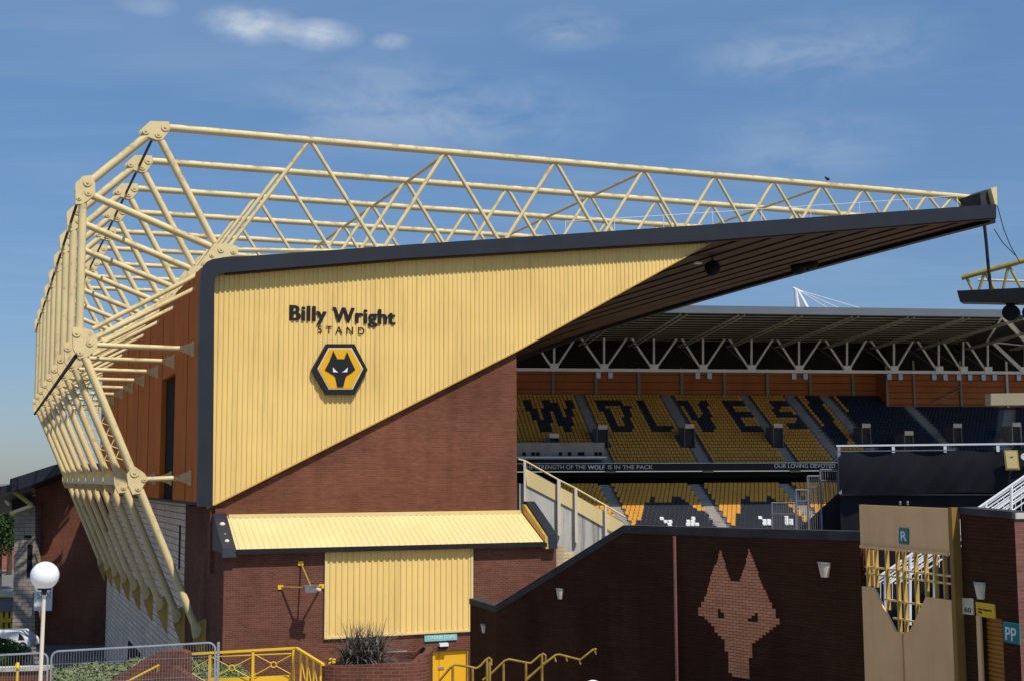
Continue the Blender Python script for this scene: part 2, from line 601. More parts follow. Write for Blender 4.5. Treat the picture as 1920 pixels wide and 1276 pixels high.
class Frame:
    """vertical plane family: u along the plane, v behind it, z up (world metres)"""
    def __init__(self, ox, oy, deg):
        self.o = Vector((ox, oy, 0))
        a = R(deg)
        self.e = Vector((math.cos(a), math.sin(a), 0))
        self.n = Vector((-math.sin(a), math.cos(a), 0))

    def pt(self, u, v, z):
        return self.o + self.e * u + self.n * v + Vector((0, 0, z))

    def hit(self, px, py, v=0.0):
        d = CAMROT @ Vector(((px - 960) / FPX, (638 - py) / FPX, -1))
        p0 = self.o + self.n * v
        t = (p0 - EYE).dot(self.n) / d.dot(self.n)
        p = EYE + d * t - self.o
        return p.dot(self.e), p.z

    def hp(self, px, py, v=0.0, dv=None):
        u, z = self.hit(px, py, v)
        return self.pt(u, v if dv is None else dv, z)

    def hitu(self, px, py, u):
        d = CAMROT @ Vector(((px - 960) / FPX, (638 - py) / FPX, -1))
        p0 = self.o + self.e * u
        t = (p0 - EYE).dot(self.e) / d.dot(self.e)
        p = EYE + d * t - self.o
        return p.dot(self.n), p.z

    def rect(self, mb, u0, u1, z0, z1, v0, v1):
        return mb.box(self.pt(u0, v0, z0), self.e * (u1 - u0), Vector((0, 0, z1 - z0)), self.n * (v1 - v0))

    def poly(self, mb, uz, v0, v1):
        return mb.prism([self.pt(u, v0, z) for u, z in uz], self.n * (v1 - v0))

    def pxrect(self, mb, x0, y0, x1, y1, v, thick):
        """box whose front face at depth v spans the given pixels"""
        u0, _ = self.hit(x0, (y0 + y1) / 2, v)
        u1, _ = self.hit(x1, (y0 + y1) / 2, v)
        _, z1 = self.hit((x0 + x1) / 2, y0, v)
        _, z0 = self.hit((x0 + x1) / 2, y1, v)
        return self.rect(mb, u0, u1, z0, z1, v, v + thick)

    def pxpoly(self, mb, pts, v, thick):
        return self.poly(mb, [self.hit(x, y, v) for x, y in pts], v, v + thick)


def text_mesh(name, txt, m, parent, fr, u0, u1, zbase, cap, v, depth=0.03, bold=0.0, spacing=1.0, slope=0.0, desc=1.0):
    cu_ = bpy.data.curves.new(name, 'FONT')
    cu_.body = txt
    cu_.offset = bold
    cu_.space_character = spacing
    cu_.extrude = 0.5
    to = bpy.data.objects.new(name + '_tmp', cu_)
    COL.objects.link(to)
    dg = bpy.context.evaluated_depsgraph_get()
    me = bpy.data.meshes.new_from_object(to.evaluated_get(dg))
    bpy.data.objects.remove(to)
    xs = [p.co.x for p in me.vertices]
    ys = [p.co.y for p in me.vertices]
    x0, x1, y1 = min(xs), max(xs), max(ys)
    off = worldloc(parent)
    for p in me.vertices:
        fx = (p.co.x - x0) / (x1 - x0)
        u = u0 + fx * (u1 - u0)
        z = zbase + p.co.y * (desc if p.co.y < 0 else 1.0) / y1 * cap + slope * fx
        q = fr.pt(u, v - (p.co.z + 0.5) * depth, z)
        p.co = q - off
    me.materials.clear()
    me.materials.append(m)
    o = bpy.data.objects.new(name, me)
    COL.objects.link(o)
    o.parent = parent
    return o


def corrugate(mb, fr, u0, u1, pitch, dep, top, bot, v0, vslope=None):
    """trapezoid ribbed sheet; top(u), bot(u) give (z) or with vslope (v,z) pairs"""
    prof = [(0.0, 0.0), (0.50, 0.0), (0.60, 1.0), (0.90, 1.0)]
    us = []
    n = int((u1 - u0) / pitch) + 1
    for i in range(n):
        for a, d in prof:
            u = u0 + (i + a) * pitch
            if u <= u1:
                us.append((u, d * dep))
    prev = None
    for u, d in us:
        tv, tz = top(u)
        bv, bz = bot(u)
        if tz <= bz:
            prev = None
            continue
        cur = (fr.pt(u, tv - d, tz), fr.pt(u, bv - d, bz))
        if prev:
            mb.add([prev[0], cur[0], cur[1], prev[1]], [(0, 1, 2, 3)])
        prev = cur


def lerp(a, b, t):
    return a + (b - a) * t


def piece(pts):
    """piecewise linear function through (x, y) points"""
    pts = sorted(pts)

    def f(x):
        if x <= pts[0][0]:
            return pts[0][1] + (x - pts[0][0]) * (pts[1][1] - pts[0][1]) / (pts[1][0] - pts[0][0])
        for (xa, ya), (xb, yb) in zip(pts, pts[1:]):
            if x <= xb:
                return ya + (x - xa) * (yb - ya) / (xb - xa)
        (xa, ya), (xb, yb) = pts[-2], pts[-1]
        return yb + (x - xb) * (yb - ya) / (xb - xa)
    return f


def inside(poly, x, y):
    c = False
    n = len(poly)
    for i in range(n):
        x1, y1 = poly[i]
        x2, y2 = poly[(i + 1) % n]
        if (y1 > y) != (y2 > y) and x < (x2 - x1) * (y - y1) / (y2 - y1) + x1:
            c = not c
    return c


def project(p):
    q = CAMROT.transposed() @ (Vector(p) - EYE)
    return 960 + FPX * q.x / -q.z, 638 - FPX * q.y / -q.z

# ------------------------------------------------------------------ ground
g = MB()
g.add([(-3000, -500, 0), (3000, -500, 0), (3000, 5000, 0), (-3000, 5000, 0)], [(0, 1, 2, 3)])
tag(g.build('ground', M['asphalt'], recalc=False), kind='structure')
g = MB()
g.aabb(8, 90, 70, 136, 0.02, 3.2)
tag(g.build('pitch', M['pitchbounce']), kind='structure')
g = MB()
g.aabb(-45, 2.2, -25, 29.3, 0.02, 7.9)
g.aabb(-4.6, -1.6, 29.3, 30.6, 0.02, 7.9)
tag(g.build('plaza', [M['bricklow']]), kind='structure')
g = MB()
g.aabb(-45, 2.2, -25, 29.3, 7.91, 7.95)
tag(g.build('pavement', M['paving']), kind='structure')

# ------------------------------------------------------------------ main stand (facade frame)
F = Frame(-11.98, 50.0, 22.2)
TN = Vector(F.pt(0, 0, 0))
stand = thing('football_stand', 'large stand with yellow ribbed gable, brown brick wall and long cantilevered roof', 'stadium stand', F.pt(8, 3, 0))

# gable diagonal and roof lines, as (u, z)
dA = F.hit(401, 946)
dB = F.hit(970, 657)
dC = F.hit(1342, 450)
diag = piece([dA, dB, dC])
innL = F.hit(403, 512)
innR = F.hit(1868, 408)
inner = piece([innL, F.hit(760, 484), F.hit(1330, 452), innR])
outer = piece([F.hit(410, 484), F.hit(760, 459), F.hit(1330, 421), F.hit(1868, 383)])

b = MB()
corrugate(b, F, dA[0] - 0.28, dC[0], 0.2, 0.035, lambda u: (0.0, inner(u) + 0.05), lambda u: (0.0, diag(u)), 0)
b.build('gable_cladding', M['clad'], stand, smooth=False, recalc=False)
# backing wall just behind the sheet
b = MB()
F.poly(b, [(dA[0], dA[1] + 0.03), (dB[0], dB[1] + 0.03), (dC[0] - 0.1, dC[1]), (dA[0], inner(dA[0]))], 0.04, 0.11)
F.poly(b, [(dA[0], dA[1] + 0.03), (dB[0], dB[1] + 0.03), (dC[0] - 0.3, dC[1]), (dA[0], inner(dA[0]))], 0.115, 0.42)
b.build('gable_backing', M['ochre'], stand)
# thin drip flashing on the diagonal
b = MB()
for (p, q) in ((dA, dB), (dB, dC)):
    b.bar(F.pt(p[0], -0.02, p[1]), F.pt(q[0], -0.02, q[1]), 0.10, 0.05)
b.build('diagonal_flashing', M['ochre'], stand)
# brick wall under the diagonal
wb = F.hit(700, 1300)[1]
cr = F.hit(971, 800)[0]
b = MB()
F.poly(b, [(dA[0] - 0.1, 9.0), (cr, 9.0), (cr, diag(cr) + 0.02), (dA[0] - 0.1, diag(dA[0] - 0.1))], 0.13, 0.6)
b.build('brick_wall', M['brickup'], stand)

# slate trim that wraps corner and roof edge
corner = [(372, 949), (373, 700), (375, 540), (377, 514), (381, 500), (388, 491), (398, 486), (412, 484), (760, 459), (1330, 421), (1868, 383)]
inn = [(1868, 408), (1330, 451), (760, 484), (425, 511), (411, 514), (404, 522), (402, 535), (401, 700), (399, 949)]
b = MB()
F.pxpoly(b, corner + inn, -0.46, 0.48)
b.build('roof_edge_trim', M['slate'], stand)
# darker return under the roof edge
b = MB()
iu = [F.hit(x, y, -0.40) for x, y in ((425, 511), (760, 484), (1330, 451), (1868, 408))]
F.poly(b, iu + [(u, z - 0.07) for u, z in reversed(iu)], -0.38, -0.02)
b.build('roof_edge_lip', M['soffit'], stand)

# roof slab with slightly bowed front edge
W0 = F.hit(1868, 400)[0] - 0.05


def width(t):
    return W0 + 6.4 * (t / 79.0) ** 2


def umin(t):
    return -0.1 if t <= 47 else lerp(-0.1, 43, (t - 47) / 37)


b = MB()
rows = []
NT, NU = 28, 14
for j in range(NT + 1):
    t = 0.02 + 84 * j / NT
    rows.append([])
    for i in range(NU + 1):
        u = lerp(umin(t), width(t), i / NU)
        uz = min(u, W0)
        rows[-1].append((u, t, inner(uz)))
for j in range(NT):
    for i in range(NU):
        q = [rows[j][i], rows[j][i + 1], rows[j + 1][i + 1], rows[j + 1][i]]
        b.add([F.pt(*p) for p in q], [(0, 1, 2, 3)])
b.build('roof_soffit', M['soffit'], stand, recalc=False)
b = MB()
for j in range(NT):
    for i in range(NU):
        q = [rows[j][i], rows[j][i + 1], rows[j + 1][i + 1], rows[j + 1][i]]
        b.add([F.pt(p[0], p[1], outer(min(p[0], W0)) - 0.35) for p in q], [(0, 1, 2, 3)])
    # front fascia and back edge
    for (i, m_) in ((NU, 0), (0, 0)):
        p, q = rows[j][i], rows[j + 1][i]
        b.add([F.pt(p[0], p[1], p[2]), F.pt(q[0], q[1], q[2]), F.pt(q[0], q[1], outer(min(q[0], W0)) - 0.35), F.pt(p[0], p[1], outer(min(p[0], W0)) - 0.35)], [(0, 1, 2, 3)])
b.build('roof', M['roofsheet'], stand, recalc=False)
b = MB()
pts = [F.pt(width(t) - 0.2, t, innR[1] - 0.12) for t in [0.02 + 84 * j / 24 for j in range(25)]]
for p, q in zip(pts, pts[1:]):
    b.bar(p, q, 0.4, 0.34)
b.build('front_edge_beam', M['black'], stand)
b = MB()
for k in range(1, 22):
    uu = k * 1.9
    ptl = []
    for j in range(0, 29):
        t = 0.1 + 83.5 * j / 28
        w = width(t)
        u = uu + (w - W0) * uu / W0
        if u > umin(t):
            ptl.append(F.pt(u, t, inner(min(u, W0)) - 0.045))
    for p, q in zip(ptl, ptl[1:]):
        b.bar(p, q, 0.08, 0.07)
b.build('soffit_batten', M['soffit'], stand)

# side wall towards the trusses
SW = -0.27
roofline_z = lambda v: F.hit(375, 500)[1]
zt = F.hit(380, 492)[1] - 0.2
vA, zs0 = F.hitu(329, 700, SW)
vB, _ = F.hitu(305, 700, SW)
_, zslot = F.hitu(317, 705, SW)
_, zbot = F.hitu(345, 938, SW)
b = MB()
for (v0, v1, z0, z1) in ((0.02, vA, zbot, zt), (vA, vB, zslot, zt), (vB, 47, zbot, zt)):
    F.rect(b, SW, SW + 0.25, z0, z1, v0, v1)
b.build('side_cladding', M['sidepanel'], stand)
jm = mat('joint_brown', (0.24, 0.10, 0.04), 0.7)
for v in [3.2, 11.6, 16.8, 22, 28, 34, 40]:
    b = MB()
    F.rect(b, SW - 0.02, SW + 0.02, zbot, zt, v, v + 0.05)
    b.build('side_panel_joint', jm, stand)
b = MB()
F.rect(b, SW + 0.2, SW + 0.26, zbot + 0.02, zslot, vA - 0.05, vB + 0.05)
b.build('tall_slot_window', M['darkgap'], stand)
b = MB()
F.rect(b, 0.45, 0.7, 0.0, zbot + 0.5, 8.02, 46.9)
b.build('side_blockwork', M['block'], stand)
b = MB()
F.rect(b, SW, 0.72, zbot - 0.12, zbot - 0.003, 0.3, 46.8)
b.build('side_ledge', M['coping'], stand)
for v0, v1, z0, z1 in ((9.4, 9.9, zbot - 3.2, zbot - 1.2), (24, 31, 1.6, 3.0)):
    b = MB()
    F.rect(b, 0.43, 0.47, z0, z1, v0, v1)
    b.build('dark_vent', M['darkgap'], stand)
# added unseen mass that blocks light inside the stand, and end wall
b = MB()
F.rect(b, 0.75, cr - 0.4, 0.0, 12.6 + 3.5, 0.7, 46.5)
F.rect(b, 0.02, cr - 0.4, 16.2, zt - 0.3, 46.0, 46.4)
b.build('light_blocking_core', M['terr'], stand)

# lower brick block with lean-to roof
VL = -2.2
ztop = F.hit(690, 962, 0)[1]
ze = F.hit(690, 1024, VL)[1]
uL = F.hit(441, 1030, VL)[0]
uR = F.hit(1018, 1018, VL)[0]
uBL = F.hit(419, 1100, VL)[0]
uBR = F.hit(1043, 1060, VL)[0]
zyard = 12.6 - 9.0
b = MB()
dl = F.hit(770, 1225, VL)[0]
dr, dz = F.hit(879, 1216, VL)
for (u0, u1, z0, z1) in ((uBL, dl, 0, ze - 0.1), (dl, dr, dz, ze - 0.1), (dr, uBR, 0, ze - 0.1)):
    F.rect(b, u0, u1, z0, z1, VL, VL + 0.3)
F.rect(b, uBL, uBL + 0.3, 0, ze - 0.1, VL + 0.3, 0.0)
F.rect(b, uBL, uBL + 0.3, 0, F.hitu(380, 950, uBL)[1], 0.0, 8.0)
F.rect(b, uBR - 0.3, uBR, 0, ze - 0.1, VL + 0.3, 0.12)
b.build('lower_brick_wall', M['bricklow'], stand)
# pitched lean-to sheet
b = MB()
corrugate(b, F, uL, uR, 0.24, 0.055, lambda u: (0.12, ztop), lambda u: (VL - 0.12, ze + 0.03), 0)
lt = b.build('lean_to_roof', M['cladpale'], stand, smooth=False, recalc=False)
b = MB()
b.add([F.pt(uL, 0.12, ztop - 0.06), F.pt(uR, 0.12, ztop - 0.06), F.pt(uR, VL - 0.1, ze - 0.04), F.pt(uL, VL - 0.1, ze - 0.04)], [(0, 1, 2, 3)])
F.rect(b, uBL + 0.3, uBR - 0.3, ze - 0.45, ze - 0.2, VL + 0.3, 0)
b.build('lean_to_underlay', M['soffit'], stand, recalc=False)
b = MB()
F.rect(b, uL + 0.1, uR - 0.1, ztop - 0.10, ztop + 0.05, -0.12, 0.10)
b.build('ridge_flashing', M['cladpale'], stand)
b = MB()
F.rect(b, uL - 0.02, uR + 0.05, ze - 0.16, ze + 0.0, VL - 0.30, VL + 0.0)
b.build('gutter', M['black'], stand)


def endtrim(u0, u1, lift, name, m_):
    """sloping end parapet of the lean-to; side profile in (v, z)"""
    prof = [(0.12, ztop + lift), (-0.15, ztop + lift), (-1.2, lerp(ztop, ze, 0.48) + lift), (-1.9, lerp(ztop, ze, 0.80) + lift), (VL - 0.22, ze + lift * 0.8),
            (VL - 0.30, ze - 0.25), (VL, ze - 0.25), (VL, ze - 0.1), (0.12, ze - 0.1)]
    mb = MB()
    mb.prism([F.pt(u0, v, z) for v, z in prof], F.e * (u1 - u0))
    return mb.build(name, m_, stand)


endtrim(uL - 0.50, uL - 0.01, 0.10, 'end_trim', M['slate'])
endtrim(uR + 0.12, uR + 0.52, 0.42, 'end_trim', M['slate'])
endtrim(uR, uR + 0.115, 0.30, 'end_trim_face', M['ochre'])
for (px, py, r_) in ((418, 985, 0.13), (422, 997, 0.06), (427, 1005, 0.06), (432, 1017, 0.10)):
    v_ = -0.8 if py < 990 else (-1.2 if py < 1000 else (-1.45 if py < 1010 else -1.9))
    f_ = (0.12 - v_) / (0.12 - VL)
    mb = MB()
    u_ = uL - 0.26
    mb.ball(F.pt(u_, v_, lerp(ztop, ze, f_) + 0.14), r_, 12, 8)
    mb.build('dome_light', M['offwhite'], stand)

# big ribbed panel in the lower wall
b = MB()
p0 = F.hit(612, 1115, VL - 0.08)[0]
p1 = F.hit(884, 1105, VL - 0.08)[0]
pz0 = F.hit(750, 1187, VL - 0.08)[1]
corrugate(b, F, p0, p1, 0.235, 0.04, lambda u: (VL - 0.04, ze - 0.16), lambda u: (VL - 0.04, pz0), 0)
b.build('ribbed_panel', M['clad'], stand, smooth=False, recalc=False)
b = MB()
for (u0, u1, z0, z1) in ((p0 - 0.07, p0 + 0.02, pz0 - 0.06, ze - 0.17), (p1 - 0.02, p1 + 0.07, pz0 - 0.06, ze - 0.17), (p0 + 0.02, p1 - 0.02, pz0 - 0.06, pz0 + 0.02)):
    F.rect(b, u0, u1, z0, z1, VL - 0.10, VL - 0.003)
b.build('ribbed_panel_frame', M['cladpale'], stand)
# yellow double door
b = MB()
F.rect(b, dl + 0.06, (dl + dr) / 2 - 0.01, zyard, dz - 0.06, VL + 0.12, VL + 0.18)
F.rect(b, (dl + dr) / 2 + 0.01, dr - 0.06, zyard, dz - 0.06, VL + 0.12, VL + 0.18)
door = b.build('door', M['gold'], stand)
b = MB()
for (u0, u1, z0, z1) in ((dl, dl + 0.06, zyard, dz), (dr - 0.06, dr, zyard, dz), (dl + 0.06, dr - 0.06, dz - 0.06, dz)):
    F.rect(b, u0, u1, z0, z1, VL + 0.04, VL + 0.2)
b.build('frame', M['brass'], door)
b = MB()
F.pxrect(b, 822, 1249, 833, 1253, VL + 0.08, 0.04)
b.build('handle', M['galv'], door)
# yard slab
g = MB()
g.prism([(-10.5, 36.5, 0.02), (2.5, 33, 0.02), (2.5, 36.5, 0.02), (10, 50, 0.02), (5.2, 54.4, 0.02), (-9.6, 48.4, 0.02)], (0, 0, zyard - 0.02))
tag(g.build('yard', M['paving']), kind='structure')

# ------------------------------------------------------------------ lettering and crest
ns_ = thing('name_sign', 'raised black lettering of the stand name on the yellow gable', 'sign', F.hp(640, 600, -0.05))
u0 = F.hit(543, 600, -0.1)[0]
u1 = F.hit(742, 603, -0.1)[0]
zb = F.hit(543, 599.5, -0.1)[1]
zc_ = F.hit(543, 572, -0.1)[1]
for j_, (du_, dz_) in enumerate(((-0.034, 0.004), (-0.012, -0.008), (0.012, 0.008), (0.034, 0.0))):
    text_mesh('name_lettering', 'Billy Wright', M['blacktext'], ns_, F, u0 + du_ + 0.03, u1 + du_ - 0.03, zb + dz_, zc_ - zb, -0.036, 0.020 + 0.002 * j_, bold=0.004, spacing=1.08, desc=0.72)
u0 = F.hit(596.5, 620, -0.1)[0]
u1 = F.hit(684, 620, -0.1)[0]
zb = F.hit(600, 623.5, -0.1)[1]
text_mesh('lower_lettering', 'STAND', M['blacktext'], ns_, F, u0, u1, zb, F.hit(600, 610, -0.1)[1] - zb, -0.036, 0.02, bold=0.006, spacing=1.7)


def cz(x, y):
    return (480 + x / 5.8, 540 + y / 5.8)


crest = thing('club_crest', 'hexagonal black and gold crest with a wolf head on the yellow gable', 'emblem', F.hp(637, 740, -0.1))
hexo = [cz(*p) for p in ((765, 605), (1070, 605), (1215, 885), (1070, 1155), (765, 1155), (605, 885))]
hexi = [cz(*p) for p in ((788, 648), (1042, 648), (1166, 872), (1050, 1098), (793, 1098), (668, 872))]
hexg = [cz(*p) for p in ((797, 660), (1034, 660), (1153, 872), (1042, 1086), (801, 1086), (681, 872))]
wolf = [cz(*p) for p in ((840, 678), (862, 720), (885, 768), (960, 768), (975, 725), (992, 688), (1030, 780), (1080, 882), (1040, 915), (985, 948), (970, 985), (950, 1070), (885, 1070), (865, 970), (850, 945), (800, 915), (750, 885), (800, 790))]
b = MB(); F.pxpoly(b, hexo, -0.22, 0.18); b.build('border', M['blacktext'], crest)
b = MB(); F.pxpoly(b, hexi, -0.235, 0.012); b.build('inner_rim', M['offwhite'], crest)
b = MB(); F.pxpoly(b, hexg, -0.25, 0.012); b.build('gold_field', M['gold'], crest)
b = MB(); F.pxpoly(b, wolf, -0.275, 0.022); wh = b.build('wolf_head', M['blacktext'], crest)
for pts in (((836, 856), (862, 885), (892, 912), (838, 908)), ((1000, 856), (972, 885), (938, 912), (992, 908))):
    b = MB(); F.pxpoly(b, [cz(*p) for p in pts], -0.29, 0.012); b.build('eye', M['white'], wh)

# ------------------------------------------------------------------ roof trusses
T0 = 1.7
SP = 5.9
NTR = 9


def tn(px, py):
    return F.hit(px, py, T0)


nA = tn(291, 243); nB = tn(156, 352); nC = tn(148, 643); nD = tn(254, 898); nE = tn(368, 1176); nF = tn(408, 468); nT = tn(1848, 373)
nCh = tn(306, 239)
chord = piece([nCh, nT])


def P0(n, dv=0.0):
    return F.pt(n[0], T0 + dv, n[1])


truss = thing('roof_truss', 'placeholder', 'roof truss', F.pt(0, T0, 0), 'cream tubular steel trusses over the stand')


def shrink(p, q, a, b_):
    p = Vector(p); q = Vector(q)
    d = (q - p).normalized()
    return p + d * a, q - d * b_


def member(name, p, q, r, a=0.0, b_=0.0, seg=12, caps=True):
    mb = MB()
    s_, e_ = shrink(P0(p), P0(q), a, b_)
    mb.tube(s_, e_, r, seg)
    return mb.build(name, M['cream'], truss)


member('top_chord', nCh, nT, 0.155, 0.25, 0.1)
member('outer_tube', nA, nB, 0.165, 0.42, 0.30)
member('outer_tube', nB, nC, 0.16, 0.55, 0.48)
member('outer_tube', nC, nD, 0.16, 0.45, 0.38)
member('outer_tube', nD, nE, 0.155, 0.42, 0.16)
member('brace_tube', nA, nF, 0.15, 0.34, 0.3)
member('brace_tube', (nB[0] + 0.1, nB[1] - 0.2), nF, 0.15, 0.28, 0.3)
nG = tn(385, 508)
member('tie_tube', (nC[0] + 0.25, nC[1] + 0.42), nG, 0.10, 0.3, 0.1)
member('tie_tube', (nC[0] + 0.4, nC[1] + 0.1), (nG[0] + 0.05, nG[1] - 0.5), 0.10, 0.3, 0.1)


def gusset(c, poly, pins, thick=0.07):
    """pair of shaped plates either side of the tubes with round pin caps"""
    mb = MB()
    for dv in (-0.16, 0.09):
        mb.prism([F.pt(c[0] + x, T0 + dv, c[1] + y) for x, y in poly], F.n * thick)
    g_ = mb.build('gusset_plate', M['cream'], truss)
    for (x, y, r_) in pins:
        pm = MB()
        pm.tube(F.pt(c[0] + x, T0 - 0.195, c[1] + y), F.pt(c[0] + x, T0 + 0.195, c[1] + y), r_, 14)
        pm.tube(F.pt(c[0] + x, T0 - 0.225, c[1] + y), F.pt(c[0] + x, T0 + 0.225, c[1] + y), r_ * 0.35, 10)
        pm.build('pin', M['cream'], g_)


# plate outlines relative to node in metres (48.5 px per metre, image y down)
def pl(pts, cx, cy):
    c = tn(cx, cy)
    return [(tn(x, y)[0] - c[0], tn(x, y)[1] - c[1]) for x, y in pts]


gusset(nA, pl([(260, 248), (281, 229), (316, 230), (318, 245), (310, 256), (304, 264), (292, 264), (275, 258)], 291, 243), [(-0.38, -0.12, 0.15), (0.38, 0.10, 0.17), (0.12, -0.22, 0.14)])
gusset(nB, pl([(141, 345), (155, 332), (170, 330), (178, 345), (178, 366), (166, 376), (155, 384), (141, 384)], 156, 352), [(0.15, 0.20, 0.17), (0.2, -0.2, 0.14), (-0.15, -0.45, 0.10)])
gusset(nC, pl([(135, 614), (153, 614), (172, 620), (182, 634), (182, 652), (165, 668), (148, 672), (137, 655)], 148, 643), [(-0.1, 0.38, 0.16), (0.05, -0.35, 0.14), (0.4, 0.02, 0.14)])
gusset(nD, pl([(237, 888), (250, 872), (270, 886), (277, 898), (268, 910), (262, 924), (248, 926), (240, 910)], 254, 898), [(-0.05, 0.28, 0.18), (0.33, 0.02, 0.12), (0.1, -0.33, 0.11)])
gusset(nF, pl([(392, 470), (402, 459), (430, 458), (446, 464), (445, 480), (415, 484), (395, 492), (382, 500), (378, 492)], 408, 468), [(0.12, 0.0, 0.14), (0.62, -0.05, 0.12), (-0.25, -0.25, 0.1)])
gusset(nE, pl([(358, 1168), (372, 1166), (378, 1178), (372, 1192), (362, 1196)], 368, 1176), [(0.0, 0.0, 0.12)])

# warren web
tops = [(581, 267), (835, 291), (1041, 306), (1207, 320), (1341, 331), (1451, 341), (1541, 348), (1619, 354), (1682, 359), (1738, 364), (1786, 368), (1830, 371)]
bots = [(424, 466), (713, 470), (941, 456), (1126, 444), (1276, 432), (1397, 423), (1499, 415), (1582, 408), (1652, 402), (1713, 397), (1763, 393), (1809, 390), (1842, 388)]
for i, tp in enumerate(tops):
    u, _ = tn(*tp)
    top_n = (u, chord(u) - 0.1)
    for bt in (bots[i], bots[i + 1]):
        bn_ = tn(*bt)
        mb = MB()
        side = -0.08 if bt == bots[i] else 0.08
        mb.tube(F.pt(top_n[0] + side, T0, top_n[1]), F.pt(bn_[0] - side, T0, bn_[1]), 0.088 if i < 3 else 0.075, 8)
        mb.build('web_member', M['cream'], truss)
mb = MB()
for p, q in zip(bots, bots[1:]):
    a_, c_ = tn(*p), tn(*q)
    mb.tube(F.pt(a_[0], T0, a_[1] - 0.05), F.pt(c_[0], T0, c_[1] - 0.05), 0.10, 8)
mb.build('bottom_chord', M['cream'], truss)

# wall bracket rods
SWp = (SW + 0.0, nC[1] - 0.02)


def bracket(z_from, z_to, a=0.45):
    mb = MB()
    mb.tube(F.pt(z_from[0] + a, T0, z_from[1]), F.pt(SW - 0.42, T0, z_to), 0.105, 12)
    r_ = mb.build('wall_rod', M['cream'], truss)
    mb = MB()
    zc2 = z_to
    mb.prism([F.pt(SW - 0.02, T0 - 0.06, zc2 + 0.28), F.pt(SW - 0.02, T0 - 0.06, zc2 - 0.28), F.pt(SW - 0.45, T0 - 0.06, zc2 - 0.12), F.pt(SW - 0.5, T0 - 0.06, zc2 + 0.1)], F.n * 0.12)
    F.rect(mb, SW - 0.05, SW - 0.002, zc2 - 0.3, zc2 + 0.3, T0 - 0.2, T0 + 0.2)
    mb.tube(F.pt(SW - 0.25, T0 - 0.12, zc2 - 0.02), F.pt(SW - 0.25, T0 + 0.12, zc2 - 0.02), 0.08, 10)
    mb.build('bracket_plate', M['cream'], r_)


bracket((nC[0], nC[1] - 0.05), nC[1] - 0.08)
bracket((nD[0], nD[1]), nD[1] + 0.05, 0.3)
# support fin under the foot
mb = MB()
mb.prism([F.pt(nE[0] - 0.12, T0 - 0.04, nE[1] + 0.12), F.pt(0.44, T0 - 0.04, nE[1] + 0.35), F.pt(0.44, T0 - 0.04, nE[1] - 1.5), F.pt(0.3, T0 - 0.04, nE[1] - 1.3), F.pt(nE[0] - 0.1, T0 - 0.04, nE[1] - 0.5)], F.n * 0.08)
F.rect(mb, 0.40, 0.445, nE[1] - 1.5, nE[1] + 0.3, T0 - 0.14, T0 + 0.14)
mb.build('support_fin', M['ochre'], truss)

ordn = ['nearest the camera', 'second from the camera', 'third from the camera', 'fourth from the camera', 'fifth from the camera', 'sixth from the camera',
        'seventh from the camera', 'second farthest from the camera', 'farthest from the camera']
truss['label'] = 'cream tubular steel roof truss ' + ordn[0]


def copy_tree(o, parent=None):
    c = o.copy()
    COL.objects.link(c)
    if parent is not None:
        c.parent = parent
    for ch in list(o.children):
        copy_tree(ch, c)
    return c


for k in range(1, NTR):
    c = copy_tree(truss)
    c.location = F.pt(0, T0 + SP * k, 0)
    c['label'] = 'cream tubular steel roof truss ' + ordn[k]
    # light zigzag lacing on the inner side of the outer tubes
    for (p_, q_) in ((nB, nC), (nC, nD)):
        d_ = (Vector((q_[0] - p_[0], q_[1] - p_[1]))).normalized()
        nn = Vector((-d_.y, d_.x))
        if nn.x < 0:
            nn = -nn
        tt = T0 + SP * k
        L_ = (Vector(q_) - Vector(p_)).length
        mb = MB()
        n_ = 16
        zig = []
        for i_ in range(n_ + 1):
            s_ = 0.7 + (L_ - 1.4) * i_ / n_
            off_ = 0.16 if i_ % 2 else 0.46
            c2 = Vector(p_) + d_ * s_ + nn * off_
            zig.append(F.pt(c2.x, tt + 0.1, c2.y))
        for a_, b_ in zip(zig, zig[1:]):
            mb.tube(a_, b_, 0.022, 5)
        a2 = Vector(p_) + d_ * 0.7 + nn * 0.46
        b2 = Vector(p_) + d_ * (L_ - 0.7) + nn * 0.46
        mb.tube(F.pt(a2.x, tt + 0.1, a2.y), F.pt(b2.x, tt + 0.1, b2.y), 0.035, 6)
        mb.build('lacing', M['cream'], c)

# tubes and rods that tie the trusses together along the stand
TE = T0 + SP * (NTR - 1)


def tieline(name, node, r_, m_, label, v0=T0, v1=TE, du=0.0, dz_=0.0):
    mb = MB()
    mb.tube(F.pt(node[0] + du, v0, node[1] + dz_), F.pt(node[0] + du, v1, node[1] + dz_), r_, 8)
    tag(mb.build(name, m_, None), label, 'tie rod', 'rods tying the roof trusses together')


tieline('tie_rod', nA, 0.06, M['cable'], 'dark rod running back through the apexes of the trusses', dz_=-0.15)
tieline('tie_rod', nB, 0.06, M['cable'], 'dark rod through the upper outer knees of the trusses', du=-0.12, dz_=-0.3)
tieline('tie_rod', nC, 0.08, M['cable'], 'dark rod through the middle outer knees of the trusses', du=-0.1, dz_=-0.5)
for idx, lab in ((1, 'thin cream tube crossing the truss tops, leftmost of three'), (3, 'thin cream tube crossing the truss tops, middle of three'), (6, 'thin cream tube crossing the truss tops, rightmost of three')):
    u, _ = tn(*tops[idx])
    tieline('tie_tube', (u, chord(u)), 0.075, M['cream'], lab, dz_=-0.12)
mb = MB()
F.rect(mb, nD[0] - 0.25, nD[0] + 0.30, nD[1] - 0.22, nD[1] + 0.12, T0 + SP + 0.3, TE - 0.2)
tag(mb.build('tie_beam', M['cream']), 'cream box beam linking the lower knees of the trusses', 'beam')

